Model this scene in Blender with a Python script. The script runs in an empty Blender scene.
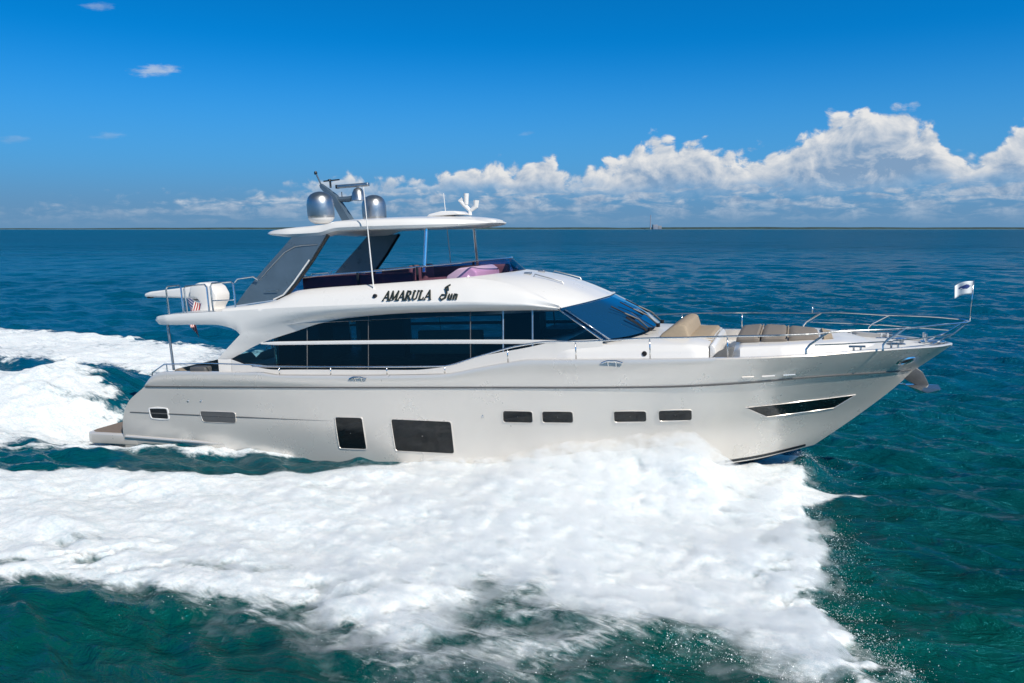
import bpy, bmesh, math, random
import numpy as np
from mathutils import Vector, Matrix
from mathutils.bvhtree import BVHTree

random.seed(7); rng = np.random.default_rng(11)
sc = bpy.context.scene
col = sc.collection

# ------------------------------------------------------------------ camera, sky, sun, exposure
cam_d = bpy.data.cameras.new('camera'); cam = bpy.data.objects.new('camera', cam_d); col.objects.link(cam)
cam_d.sensor_width = 36.0; cam_d.lens = 28.0; cam_d.clip_start = 0.1; cam_d.clip_end = 60000
cam.location = (0, 0, 5.95)
cam.rotation_euler = (math.radians(90 - 8.04), math.radians(0.0), 0)
sc.camera = cam
sc.view_settings.view_transform = 'Standard'; sc.view_settings.look = 'None'
sc.view_settings.exposure = 0.2; sc.view_settings.gamma = 1.0
sc.render.engine = 'CYCLES'
sc.cycles.use_denoising = True
sc.cycles.max_bounces = 12; sc.cycles.volume_bounces = 10; sc.cycles.transparent_max_bounces = 24
sc.cycles.caustics_reflective = False; sc.cycles.caustics_refractive = False
sc.cycles.sample_clamp_indirect = 4.0

SUN_DIR = Vector((0.42, -0.61, 0.67)).normalized()
SUN_EL = math.asin(SUN_DIR.z); SUN_ROT = math.atan2(SUN_DIR.x, SUN_DIR.y)
sun_d = bpy.data.lights.new('sun', 'SUN'); sun = bpy.data.objects.new('sun', sun_d); col.objects.link(sun)
sun_d.energy = 4.2; sun_d.angle = math.radians(0.5); sun_d.color = (1.0, 0.925, 0.82)
sun.rotation_euler = SUN_DIR.to_track_quat('Z', 'Y').to_euler(); sun.location = (20, -30, 50)

class NT:
    """tiny node-tree writer"""
    def __init__(s, nt): s.nt = nt; s.n = nt.nodes; s.l = nt.links
    def add(s, t, **k):
        n = s.n.new(t)
        for a, b in k.items(): setattr(n, a, b)
        return n
    def put(s, sock, v):
        if isinstance(v, bpy.types.NodeSocket): s.l.new(v, sock)
        elif v is not None:
            if isinstance(v, (tuple, list)) and hasattr(sock.default_value, '__len__') and len(sock.default_value) == 4 and len(v) == 3: v = (*v, 1)
            sock.default_value = v
    def math(s, op, a, b=None, c=None, clamp=False):
        n = s.add('ShaderNodeMath', operation=op, use_clamp=clamp)
        s.put(n.inputs[0], a)
        if b is not None: s.put(n.inputs[1], b)
        if c is not None: s.put(n.inputs[2], c)
        return n.outputs[0]
    def mapr(s, v, a, b, c=0.0, d=1.0, smooth=True):
        n = s.add('ShaderNodeMapRange', interpolation_type='SMOOTHSTEP' if smooth else 'LINEAR')
        n.clamp = True
        for i, x in enumerate((v, a, b, c, d)): s.put(n.inputs[i], x)
        return n.outputs[0]
    def mix(s, f, a, b, mode='MIX'):
        n = s.add('ShaderNodeMix', data_type='RGBA', blend_type=mode)
        s.put(n.inputs[0], f); s.put(n.inputs[6], a); s.put(n.inputs[7], b)
        return n.outputs[2]
    def noise(s, vec, scale, detail=4, rough=0.5, dist=0.0, lac=2.0):
        n = s.add('ShaderNodeTexNoise'); s.put(n.inputs['Vector'], vec)
        s.put(n.inputs['Scale'], scale); s.put(n.inputs['Detail'], detail); s.put(n.inputs['Roughness'], rough)
        s.put(n.inputs['Distortion'], dist); s.put(n.inputs['Lacunarity'], lac)
        return n.outputs[0]
    def comb(s, x, y, z):
        n = s.add('ShaderNodeCombineXYZ')
        for i, v in enumerate((x, y, z)): s.put(n.inputs[i], v)
        return n.outputs[0]
    def vmath(s, op, a, b=None, scale=None):
        n = s.add('ShaderNodeVectorMath', operation=op); s.put(n.inputs[0], a)
        if b is not None: s.put(n.inputs[1], b)
        if scale is not None: s.put(n.inputs['Scale'], scale)
        return n.outputs[0]
    def curve(s, v, pts, x0, x1, y0, y1):
        n = s.add('ShaderNodeFloatCurve'); c = n.mapping.curves[0]
        pts = sorted(((p[0]-x0)/(x1-x0), (p[1]-y0)/(y1-y0)) for p in pts)
        while len(c.points) < len(pts): c.points.new(0.5, 0.5)
        for q, p in zip(c.points, pts): q.location = p; q.handle_type = 'AUTO_CLAMPED'
        n.mapping.update()
        s.put(n.inputs['Value'], s.mapr(v, x0, x1, 0, 1, False))
        return s.math('MULTIPLY_ADD', n.outputs[0], y1-y0, y0)

def build_world():
    w = bpy.data.worlds.new('World'); sc.world = w; w.cycles.sampling_method = 'MANUAL'; w.cycles.sample_map_resolution = 512; w.use_nodes = True
    nt = w.node_tree; nt.nodes.clear(); T = NT(nt)
    tc = T.add('ShaderNodeTexCoord'); d = tc.outputs['Generated']
    sep = T.add('ShaderNodeSeparateXYZ'); T.put(sep.inputs[0], d); x, y, z = sep.outputs
    # the polarised look of the photo: look the sky up a little higher than the true elevation
    zz = T.math('MULTIPLY_ADD', z, 1.6, 0.10)
    sky = T.add('ShaderNodeTexSky', sky_type='NISHITA'); sky.sun_disc = False
    sky.sun_elevation = SUN_EL; sky.sun_rotation = SUN_ROT
    sky.air_density = 1.0; sky.dust_density = 0.3; sky.ozone_density = 3.0; sky.altitude = 0
    T.put(sky.inputs[0], T.comb(x, y, zz))
    hs = T.add('ShaderNodeHueSaturation'); T.put(hs.inputs['Color'], sky.outputs[0])
    hs.inputs['Saturation'].default_value = 1.28; hs.inputs['Value'].default_value = 1.0; hs.inputs['Hue'].default_value = 0.487
    az = T.math('MULTIPLY', T.math('ARCTAN2', x, y), 57.29578)
    el = T.math('MULTIPLY', T.math('ARCSINE', z), 57.29578)
    # hazy pale band low over the sea
    lo = T.mix(T.mapr(el, 0.0, 5.0), (1.75, 3.75, 6.3), (1.35, 4.3, 7.9))
    blue = T.mix(T.mapr(el, 17.0, 42.0), T.mix(1.0, hs.outputs[0], (0.05, 1.64, 2.38), 'MULTIPLY'), T.mix(1.0, hs.outputs[0], (1.0, 1.05, 1.0), 'MULTIPLY'))
    skyc = T.mix(T.mapr(el, 1.0, 13.0, 1.0, 0.0), blue, lo)
    bg = T.add('ShaderNodeBackground'); T.put(bg.inputs[0], skyc); bg.inputs[1].default_value = 0.066
    # cumulus bank: cloud-top height by compass bearing, broken up by noise
    def layer(tops, seed, amp, sc1):
        p = T.comb(T.math('ADD', az, seed), T.math('MULTIPLY', el, 1.3), seed)
        n1 = T.noise(p, 0.34*sc1, 7, 0.60, 0.35)
        v = T.add('ShaderNodeTexVoronoi', feature='F1'); T.put(v.inputs['Vector'], p); v.inputs['Scale'].default_value = 0.95*sc1
        n = T.math('ADD', T.math('MULTIPLY', n1, 0.8), T.math('MULTIPLY', T.math('SUBTRACT', 0.85, v.outputs['Distance']), 0.2))
        n2 = T.noise(T.vmath('ADD', p, (0.40/sc1, 0.5/sc1, 0.0)), 0.34*sc1, 5, 0.60, 0.35)
        top = T.curve(az, tops, -180, 180, 0, 12)
        edge = T.math('ADD', T.math('SUBTRACT', top, el), T.math('MULTIPLY', T.math('SUBTRACT', n, 0.52), amp))
        return edge, n1, n2
    front = [(-180, 2.5), (-120, 4), (-80, 3), (-50, 1.6), (-33, 1.0), (-29, 1.5), (-27, 1.35), (-25, 2.0), (-21.4, 2.7), (-18, 2.7), (-14.9, 3.3), (-11.5, 4.3), (-9, 3.9), (-7, 3.8), (-5, 4.2),
             (-2.4, 4.9), (0.5, 5.4), (3.2, 5.2), (4.6, 4.0), (6.4, 5.5), (8.6, 5.7), (10.9, 6.7), (13.4, 6.2), (15.5, 5.4), (17.5, 5.8), (19.2, 6.7), (21.6, 7.6),
             (23.2, 7.9), (25.2, 8.1), (27.0, 7.9), (28.2, 5.4), (29.6, 4.9), (30.8, 5.4), (32, 6.7), (34, 7.2), (37, 5), (45, 6), (60, 3.5), (90, 5), (130, 3)]
    rows = [(-180, 1.5), (-90, 1.5), (-33, 1.7), (-26, 2.2), (-20, 2.8), (-12, 3.2), (-5, 3.2), (0, 3.6), (8, 4.3), (16, 4.6), (24, 5.0), (33, 4.4), (60, 3), (120, 2)]
    eA, nA, nA2 = layer(front, 3.1, 5.6, 1.15)
    eB, nB, nB2 = layer(rows, 41.7, 4.0, 1.6)
    # rows of small broken clouds, thin towards the horizon
    pB = T.comb(T.math('MULTIPLY', az, 0.42), T.math('MULTIPLY', el, 1.5), 9.0)
    brk = T.noise(pB, 1.0, 6, 0.6, 0.4)
    dB = T.math('MULTIPLY', T.mapr(eB, 0.0, 0.9), T.mapr(brk, 0.40, 0.62))
    dB = T.math('MULTIPLY', dB, T.mapr(el, 0.25, 2.4, 0.12, 0.85))
    litB = T.math('MULTIPLY_ADD', T.math('SUBTRACT', nB, nB2), 3.2, 0.42, clamp=True)
    cB = T.mix(litB, (0.30, 0.43, 0.62), (0.80, 0.86, 0.93))
    dA = T.mapr(eA, 0.05, 0.75)
    base = T.math('MULTIPLY_ADD', nA, 2.2, 1.0)                     # ragged flat bases of the towers
    dA = T.math('MULTIPLY', dA, T.mapr(T.math('SUBTRACT', el, base), -0.2, 1.6, 0.0, 1.0))
    depth = T.mapr(eA, 0.4, 3.6, 1.0, 0.0)
    litA = T.math('MULTIPLY_ADD', T.math('SUBTRACT', nA, nA2), 3.0, T.math('MULTIPLY_ADD', depth, 0.70, 0.08), clamp=True)
    cA = T.mix(litA, (0.26, 0.42, 0.64), (0.95, 0.955, 0.96))
    # two or three torn wisps high up
    def wisp(a0, e0, wa, we, st):
        da = T.math('DIVIDE', T.math('SUBTRACT', az, a0), wa); de = T.math('SUBTRACT', el, e0)
        de = T.math('DIVIDE', T.math('SUBTRACT', de, T.math('MULTIPLY', T.math('SUBTRACT', az, a0), 0.12)), we)
        r = T.math('SQRT', T.math('ADD', T.math('MULTIPLY', da, da), T.math('MULTIPLY', de, de)))
        nz = T.noise(T.comb(T.math('MULTIPLY', az, 1.0), T.math('MULTIPLY', el, 3.5), a0), 1.3, 6, 0.65)
        return T.math('MULTIPLY', T.mapr(T.math('ADD', r, T.math('MULTIPLY', T.math('SUBTRACT', nz, 0.5), 1.6)), 0.15, 1.0, 1.0, 0.0), st)
    dW = T.math('MAXIMUM', wisp(-23.3, 9.9, 1.7, 0.42, 0.6), wisp(-26.4, 13.3, 1.1, 0.3, 0.32))
    dW = T.math('MAXIMUM', dW, wisp(-26.2, 5.8, 1.1, 0.3, 0.22)); dW = T.math('MAXIMUM', dW, wisp(-31.4, 5.3, 1.0, 0.3, 0.2))
    dW = T.math('MAXIMUM', dW, wisp(1.0, 6.6, 0.7, 0.2, 0.15))
    c = T.mix(dA, cB, cA)
    c = T.mix(T.math('MULTIPLY', dW, T.math('SUBTRACT', 1.0, dA)), c, (0.85, 0.9, 0.96))
    dens = T.math('MAXIMUM', T.math('MAXIMUM', dA, dB), dW)
    dens = T.math('MULTIPLY', dens, T.mapr(z, 0.0, 0.012))
    bgc = T.add('ShaderNodeBackground'); T.put(bgc.inputs[0], c); bgc.inputs[1].default_value = 0.72
    mx = T.add('ShaderNodeMixShader'); T.put(mx.inputs[0], dens); T.put(mx.inputs[1], bg.outputs[0]); T.put(mx.inputs[2], bgc.outputs[0])
    out = T.add('ShaderNodeOutputWorld'); T.put(out.inputs[0], mx.outputs[0])
build_world()

# ------------------------------------------------------------------ helpers
def pchip(xs, ys):
    xs = np.array(xs, float); ys = np.array(ys, float)
    h = np.diff(xs); d = np.diff(ys)/h; m = np.zeros_like(ys)
    for i in range(1, len(xs)-1):
        if d[i-1]*d[i] > 0:
            w1 = 2*h[i]+h[i-1]; w2 = h[i]+2*h[i-1]; m[i] = (w1+w2)/(w1/d[i-1]+w2/d[i])
    m[0] = d[0]; m[-1] = d[-1]
    def f(x):
        x = np.clip(np.asarray(x, float), xs[0], xs[-1])
        i = np.clip(np.searchsorted(xs, x, side='right')-1, 0, len(xs)-2); t = (x-xs[i])/h[i]
        return ys[i]*(1+2*t)*(1-t)**2+m[i]*h[i]*t*(1-t)**2+ys[i+1]*t*t*(3-2*t)+m[i+1]*h[i]*t*t*(t-1)
    return f
def pc(pts): return pchip([p[0] for p in pts], [p[1] for p in pts])

class MB:
    """collects shapes, then links them as ONE mesh object"""
    def __init__(s): s.v = []; s.f = []; s.sm = []
    def add(s, v, f, smooth=True):
        b = len(s.v); s.v += [tuple(map(float, p)) for p in v]; s.f += [tuple(i+b for i in q) for q in f]; s.sm += [smooth]*len(f); return s
    def grid(s, P, closed_u=False, closed_v=False, smooth=True):
        P = np.asarray(P, float); n, m = P.shape[:2]; f = []
        for i in range(n if closed_u else n-1):
            for j in range(m if closed_v else m-1):
                f.append((i*m+j, ((i+1) % n)*m+j, ((i+1) % n)*m+(j+1) % m, i*m+(j+1) % m))
        return s.add(P.reshape(-1, 3), f, smooth)
    def tube(s, path, r, n=8, closed=False, cap=True):
        P = [Vector(p) for p in path]; R = r if isinstance(r, (list, tuple)) else [r]*len(P)
        rings = []; N = len(P); up = None
        for i in range(N):
            t = (P[(i+1) % N]-P[i-1]) if closed else (P[min(i+1, N-1)]-P[max(i-1, 0)])
            t.normalize()
            if up is None: up = t.orthogonal().normalized()
            up = (up-t*up.dot(t)); up = up.normalized() if up.length > 1e-6 else t.orthogonal().normalized()
            b = t.cross(up)
            rings.append([P[i]+(up*math.cos(a)+b*math.sin(a))*R[i] for a in [2*math.pi*k/n for k in range(n)]])
        s.grid(np.array([[tuple(p) for p in q] for q in rings]), closed_u=closed, closed_v=True)
        if cap and not closed:
            b = len(s.v)-N*n
            s.f += [tuple(b+k for k in range(n))[::-1], tuple(b+(N-1)*n+k for k in range(n))]; s.sm += [False]*2
        return s
    def box(s, c, d, rot=None, bev=0.0):
        bm = bmesh.new(); bmesh.ops.create_cube(bm, size=1)
        for v in bm.verts: v.co = Vector((v.co.x*d[0], v.co.y*d[1], v.co.z*d[2]))
        if bev: bmesh.ops.bevel(bm, geom=bm.edges[:], offset=bev, segments=3, affect='EDGES', profile=0.5)
        M = Matrix.Translation(Vector(c)) @ (rot.to_4x4() if rot else Matrix())
        bm.verts.index_update()
        s.add([M @ v.co for v in bm.verts], [[v.index for v in f.verts] for f in bm.faces], bool(bev)); bm.free(); return s
    def prism(s, outline, lo, hi, axis='y', bev=0.0):
        """outline in (x,z) (axis y) or (x,y) (axis z), extruded from lo to hi"""
        n = len(outline); bm = bmesh.new()
        mk = (lambda p, h: (p[0], h, p[1])) if axis == 'y' else ((lambda p, h: (p[0], p[1], h)) if axis == 'z' else (lambda p, h: (h, p[0], p[1])))
        a = [bm.verts.new(mk(p, lo)) for p in outline]; b = [bm.verts.new(mk(p, hi)) for p in outline]
        bm.faces.new(a); bm.faces.new(b[::-1])
        for i in range(n): bm.faces.new((a[i], b[i], b[(i+1) % n], a[(i+1) % n]))
        bmesh.ops.recalc_face_normals(bm, faces=bm.faces[:])
        if bev: bmesh.ops.bevel(bm, geom=bm.edges[:], offset=bev, segments=3, affect='EDGES', profile=0.5, clamp_overlap=True)
        bm.verts.index_update()
        s.add([v.co for v in bm.verts], [[v.index for v in f.verts] for f in bm.faces], bool(bev)); bm.free(); return s
    def lathe(s, prof, c=(0, 0, 0), n=28, axis=Vector((0, 0, 1))):
        q = Vector((0, 0, 1)).rotation_difference(axis)
        P = [[tuple(Vector(c)+q @ Vector((r*math.cos(a), r*math.sin(a), z))) for a in [2*math.pi*k/n for k in range(n)]] for r, z in prof]
        return s.grid(np.array(P), closed_v=True)
    def mirror(s):
        b = len(s.v); s.v += [(x, -y, z) for x, y, z in s.v]; s.f += [tuple(i+b for i in q[::-1]) for q in s.f]; s.sm += s.sm; return s
    def build(s, name, mat, parent=None, weld=0.0005, recalc=True):
        me = bpy.data.meshes.new(name); me.from_pydata(s.v, [], s.f); me.update()
        me.polygons.foreach_set('use_smooth', s.sm)
        bm = bmesh.new(); bm.from_mesh(me)
        if weld: bmesh.ops.remove_doubles(bm, verts=bm.verts[:], dist=weld)
        if recalc: bmesh.ops.recalc_face_normals(bm, faces=bm.faces[:])
        for e in bm.edges:
            if len(e.link_faces) == 2 and e.calc_face_angle(0) > math.radians(38): e.smooth = False
        bm.to_mesh(me); bm.free()
        o = bpy.data.objects.new(name, me); col.objects.link(o)
        if mat: me.materials.append(mat)
        if parent: o.parent = parent
        return o

def tag(o, label=None, cat=None, group=None, kind=None):
    for k, v in (('label', label), ('category', cat), ('group', group), ('kind', kind)):
        if v: o[k] = v
    return o
def empty(name, label, cat, loc=(0, 0, 0), group=None):
    o = bpy.data.objects.new(name, None); col.objects.link(o); o.location = loc; o.empty_display_size = 0.3
    return tag(o, label, cat, group)

def mat(name, base=(0.8, 0.8, 0.8), rough=0.4, metal=0.0, coat=0.0, var=0.0, vscale=6.0, bump=0.0, bscale=40.0, spec=0.5):
    m = bpy.data.materials.new(name); m.use_nodes = True; T = NT(m.node_tree)
    p = m.node_tree.nodes['Principled BSDF']
    p.inputs['Base Color'].default_value = (*base, 1); p.inputs['Roughness'].default_value = rough
    p.inputs['Metallic'].default_value = metal; p.inputs['Coat Weight'].default_value = coat; p.inputs['Coat Roughness'].default_value = 0.04
    p.inputs['Specular IOR Level'].default_value = spec
    tc = T.add('ShaderNodeTexCoord')
    if var:
        n = T.noise(tc.outputs['Object'], vscale, 5, 0.6)
        T.put(p.inputs['Base Color'], T.mix(T.mapr(n, 0.3, 0.7), tuple(c*(1-var) for c in base), tuple(min(1, c*(1+var)) for c in base)))
        T.put(p.inputs['Roughness'], T.mapr(n, 0.25, 0.75, max(0.02, rough*0.8), rough*1.2))
    if bump:
        b = T.add('ShaderNodeBump'); b.inputs['Strength'].default_value = bump; b.inputs['Distance'].default_value = 0.01
        T.put(b.inputs['Height'], T.noise(tc.outputs['Object'], bscale, 3)); T.put(p.inputs['Normal'], b.outputs[0])
    return m
def glass(name, tint, gloss=1.0, rough=0.01, ior=1.5):
    """thin tinted pane: see-through tint under a Fresnel reflection"""
    m = bpy.data.materials.new(name); m.use_nodes = True; T = NT(m.node_tree); T.n.clear()
    tr = T.add('ShaderNodeBsdfTransparent'); tr.inputs[0].default_value = (*tint, 1)
    gl = T.add('ShaderNodeBsdfGlossy'); gl.inputs['Roughness'].default_value = rough; gl.inputs[0].default_value = (gloss, gloss, gloss, 1)
    fr = T.add('ShaderNodeFresnel'); fr.inputs['IOR'].default_value = ior
    mx = T.add('ShaderNodeMixShader'); T.put(mx.inputs[0], fr.outputs[0]); T.put(mx.inputs[1], tr.outputs[0]); T.put(mx.inputs[2], gl.outputs[0])
    out = T.add('ShaderNodeOutputMaterial'); T.put(out.inputs[0], mx.outputs[0])
    return m

M_hull = mat('hull_gelcoat', (0.715, 0.668, 0.61), 0.30, 0.32, coat=0.4, var=0.006, vscale=0.7)
M_white = mat('white_gelcoat', (0.76, 0.745, 0.72), 0.32, coat=0.25, var=0.006, vscale=1.0)
M_deck = mat('deck_nonskid', (0.74, 0.74, 0.73), 0.6, var=0.03, vscale=9, bump=0.25, bscale=160)
M_chrome = mat('stainless_steel', (0.72, 0.73, 0.74), 0.16, 0.95, var=0.05, vscale=12)
M_silver = mat('silver_dome_paint', (0.42, 0.44, 0.46), 0.36, 0.95, var=0.04, vscale=5)
M_black = mat('black_trim', (0.012, 0.013, 0.015), 0.35, var=0.2)
M_greypanel = mat('metallic_grey_panel', (0.12, 0.17, 0.215), 0.32, 0.35, coat=0.2, var=0.08, vscale=2)
M_greylouvre = mat('grey_louvre', (0.10, 0.10, 0.10), 0.5, var=0.1, vscale=20)
M_boot = mat('antifouling', (0.010, 0.014, 0.020), 0.35, var=0.3, vscale=5)
M_style = mat('style_line', (0.10, 0.10, 0.10), 0.35, var=0.1)
M_darkglass = mat('dark_hull_glass', (0.006, 0.008, 0.010), 0.04, coat=0.0, spec=0.45)
M_wsglass = mat('windscreen_glass', (0.004, 0.045, 0.12), 0.02, coat=1.0, spec=1.0)
M_cabglass = glass('cabin_window_glass', (0.26, 0.52, 0.57), 0.9, 0.01, 1.42)
M_purple = glass('flybridge_tint', (0.80, 0.60, 0.80), 0.6, 0.02, 1.3)
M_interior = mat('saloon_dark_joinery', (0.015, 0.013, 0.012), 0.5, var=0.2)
M_beige = mat('beige_cushion', (0.36, 0.285, 0.20), 0.8, var=0.07, vscale=7, bump=0.35, bscale=60)
M_taupe = mat('taupe_cushion', (0.215, 0.185, 0.155), 0.85, var=0.08, vscale=7, bump=0.35, bscale=60)
M_brown = mat('brown_upholstery', (0.14, 0.075, 0.08), 0.7, var=0.12)
M_shadegrey = mat('gap_shade_grey', (0.15, 0.15, 0.145), 0.8, var=0.1, bump=0.3)  # dark tone carries the shade of the walkway gap
def teak_mat():
    m = mat('teak_planks', (0.30, 0.20, 0.13), 0.6); T = NT(m.node_tree); p = m.node_tree.nodes['Principled BSDF']
    tc = T.add('ShaderNodeTexCoord'); s = T.add('ShaderNodeSeparateXYZ'); T.put(s.inputs[0], tc.outputs['Object'])
    fr = T.math('FRACT', T.math('MULTIPLY', s.outputs[1], 14.0)); seam = T.mapr(fr, 0.05, 0.11)
    n = T.noise(T.vmath('MULTIPLY', tc.outputs['Object'], (1.5, 18, 4)), 3.0, 5, 0.6)
    wood = T.mix(n, (0.15, 0.11, 0.08), (0.30, 0.225, 0.16)); T.put(p.inputs['Base Color'], T.mix(seam, (0.03, 0.025, 0.02), wood))
    return m
M_teak = teak_mat()

# ------------------------------------------------------------------ the sea: one sheet to the horizon, foam and wash as real relief
BO = Vector((-0.80337, 21.78377, 0.0)); PSI = math.radians(19.2569); TRIM = math.radians(3.0)
BA = (math.cos(PSI), -math.sin(PSI)); BU = (math.sin(PSI), math.cos(PSI))

def vnoise(x, y, seed=0):
    """smooth value noise on arrays"""
    xi = np.floor(x).astype(np.int64); yi = np.floor(y).astype(np.int64); fx = x-xi; fy = y-yi
    fx = fx*fx*fx*(fx*(fx*6-15)+10); fy = fy*fy*fy*(fy*(fy*6-15)+10)
    def h(a, b):
        v = (a*374761393+b*668265263+seed*1442695041) & 0xFFFFFFFF
        v = ((v ^ (v >> 13))*1274126177) & 0xFFFFFFFF
        return ((v ^ (v >> 16)) & 0xFFFFFF)/float(0xFFFFFF)
    return (h(xi, yi)*(1-fx)+h(xi+1, yi)*fx)*(1-fy)+(h(xi, yi+1)*(1-fx)+h(xi+1, yi+1)*fx)*fy
def fbm(x, y, o=5, seed=0, g=0.5):
    s = 0; a = 1; t = 0
    for k in range(o):
        s = s+a*vnoise(x, y, seed+k*17); t += a; a *= g; x = x*2.03+5.1; y = y*2.03+9.7
    return s/t
def sdist(x, y, poly):
    """signed distance to a polygon, positive inside"""
    d2 = np.full(x.shape, 1e18); ins = np.zeros(x.shape, bool); n = len(poly)
    for i in range(n):
        ax, ay = poly[i]; bx, by = poly[(i+1) % n]; ex, ey = bx-ax, by-ay
        t = np.clip(((x-ax)*ex+(y-ay)*ey)/(ex*ex+ey*ey+1e-12), 0, 1)
        d2 = np.minimum(d2, (x-ax-t*ex)**2+(y-ay-t*ey)**2)
        ins ^= ((ay > y) != (by > y)) & (x < (bx-ax)*(y-ay)/(by-ay+1e-12)+ax)
    return np.where(ins, 1, -1)*np.sqrt(d2)
def sstep(a, b, v):
    t = np.clip((v-a)/(b-a), 0, 1); return t*t*(3-2*t)

WASH = [(-22, 20.2), (-15.3, 19.45), (-13.1, 19.2), (-11.5, 19.1), (-8.6, 18.95), (-4.9, 18.85), (-3.0, 19.5), (0, 20.6), (5.0, 20.6), (7.3, 20.35), (7.67, 20.2), (6.98, 18.7), (6.5, 16.8), (6.15, 15.2), (5.35, 13.1),
        (5.12, 12.2), (5.0, 10.9), (5.0, 9.9), (4.9, 9.2), (4.3, 9.5), (3.7, 10.0), (2.9, 10.7), (2.3, 11.0), (1.9, 10.5), (1.3, 9.6), (0.5, 9.0), (-1.1, 9.3),
        (-1.55, 9.95), (-2.4, 11.0), (-3.3, 11.5), (-5.0, 12.0), (-6.2, 12.5), (-7.8, 13.1), (-8.8, 12.9), (-10.6, 13.0), (-22, 14.0)]
ROOST = [(-40, 38), (-24, 33.9), (-19.8, 33.0), (-16.3, 30.1), (-13.4, 27.3), (-12.2, 24.9), (-11.7, 22.0), (-14.1, 21.3), (-15.8, 21.4), (-24, 22.5), (-40, 27)]
FARW = [(-60, 60), (-34.7, 48.2), (-30.5, 47.2), (-26.4, 46.1), (-22.6, 44.4), (-17, 41.6), (-11, 37.5), (-3, 31), (3, 25.5), (7.4, 21.0), (6.6, 20.9), (0, 24.5), (-6, 28.5), (-11.0, 31.8), (-13.6, 31.3), (-14.9, 31.2), (-17.7, 33.2), (-21.3, 35.4), (-25.8, 35.6), (-60, 44)]
SKIRT = [(-12.3, 22.0), (-8.6, 21.6), (-4.5, 20.7), (-3.4, 20.15), (-4.3, 20.2), (-8.3, 20.95), (-11.6, 21.35), (-14, 21.5)]

hull_d = pc([(-12, 2.55), (-9, 2.62), (-3, 2.72), (0, 2.62), (2, 2.38), (4, 1.95), (6, 1.35), (7.5, 0.7), (8.4, 0.05), (12, 0.02)])
ridge_h = pc([(-14, 0.0), (-9, 0.03), (-4, 0.06), (-1, 0.14), (1, 0.30), (2.6, 0.44), (3.9, 0.58), (4.8, 0.72), (5.4, 0.86), (6.0, 0.80), (6.45, 0.60), (6.9, 0.28), (7.3, 0.10), (7.8, 0.06), (8.4, 0.03), (8.9, 0.0), (14, 0.0)])

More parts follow.
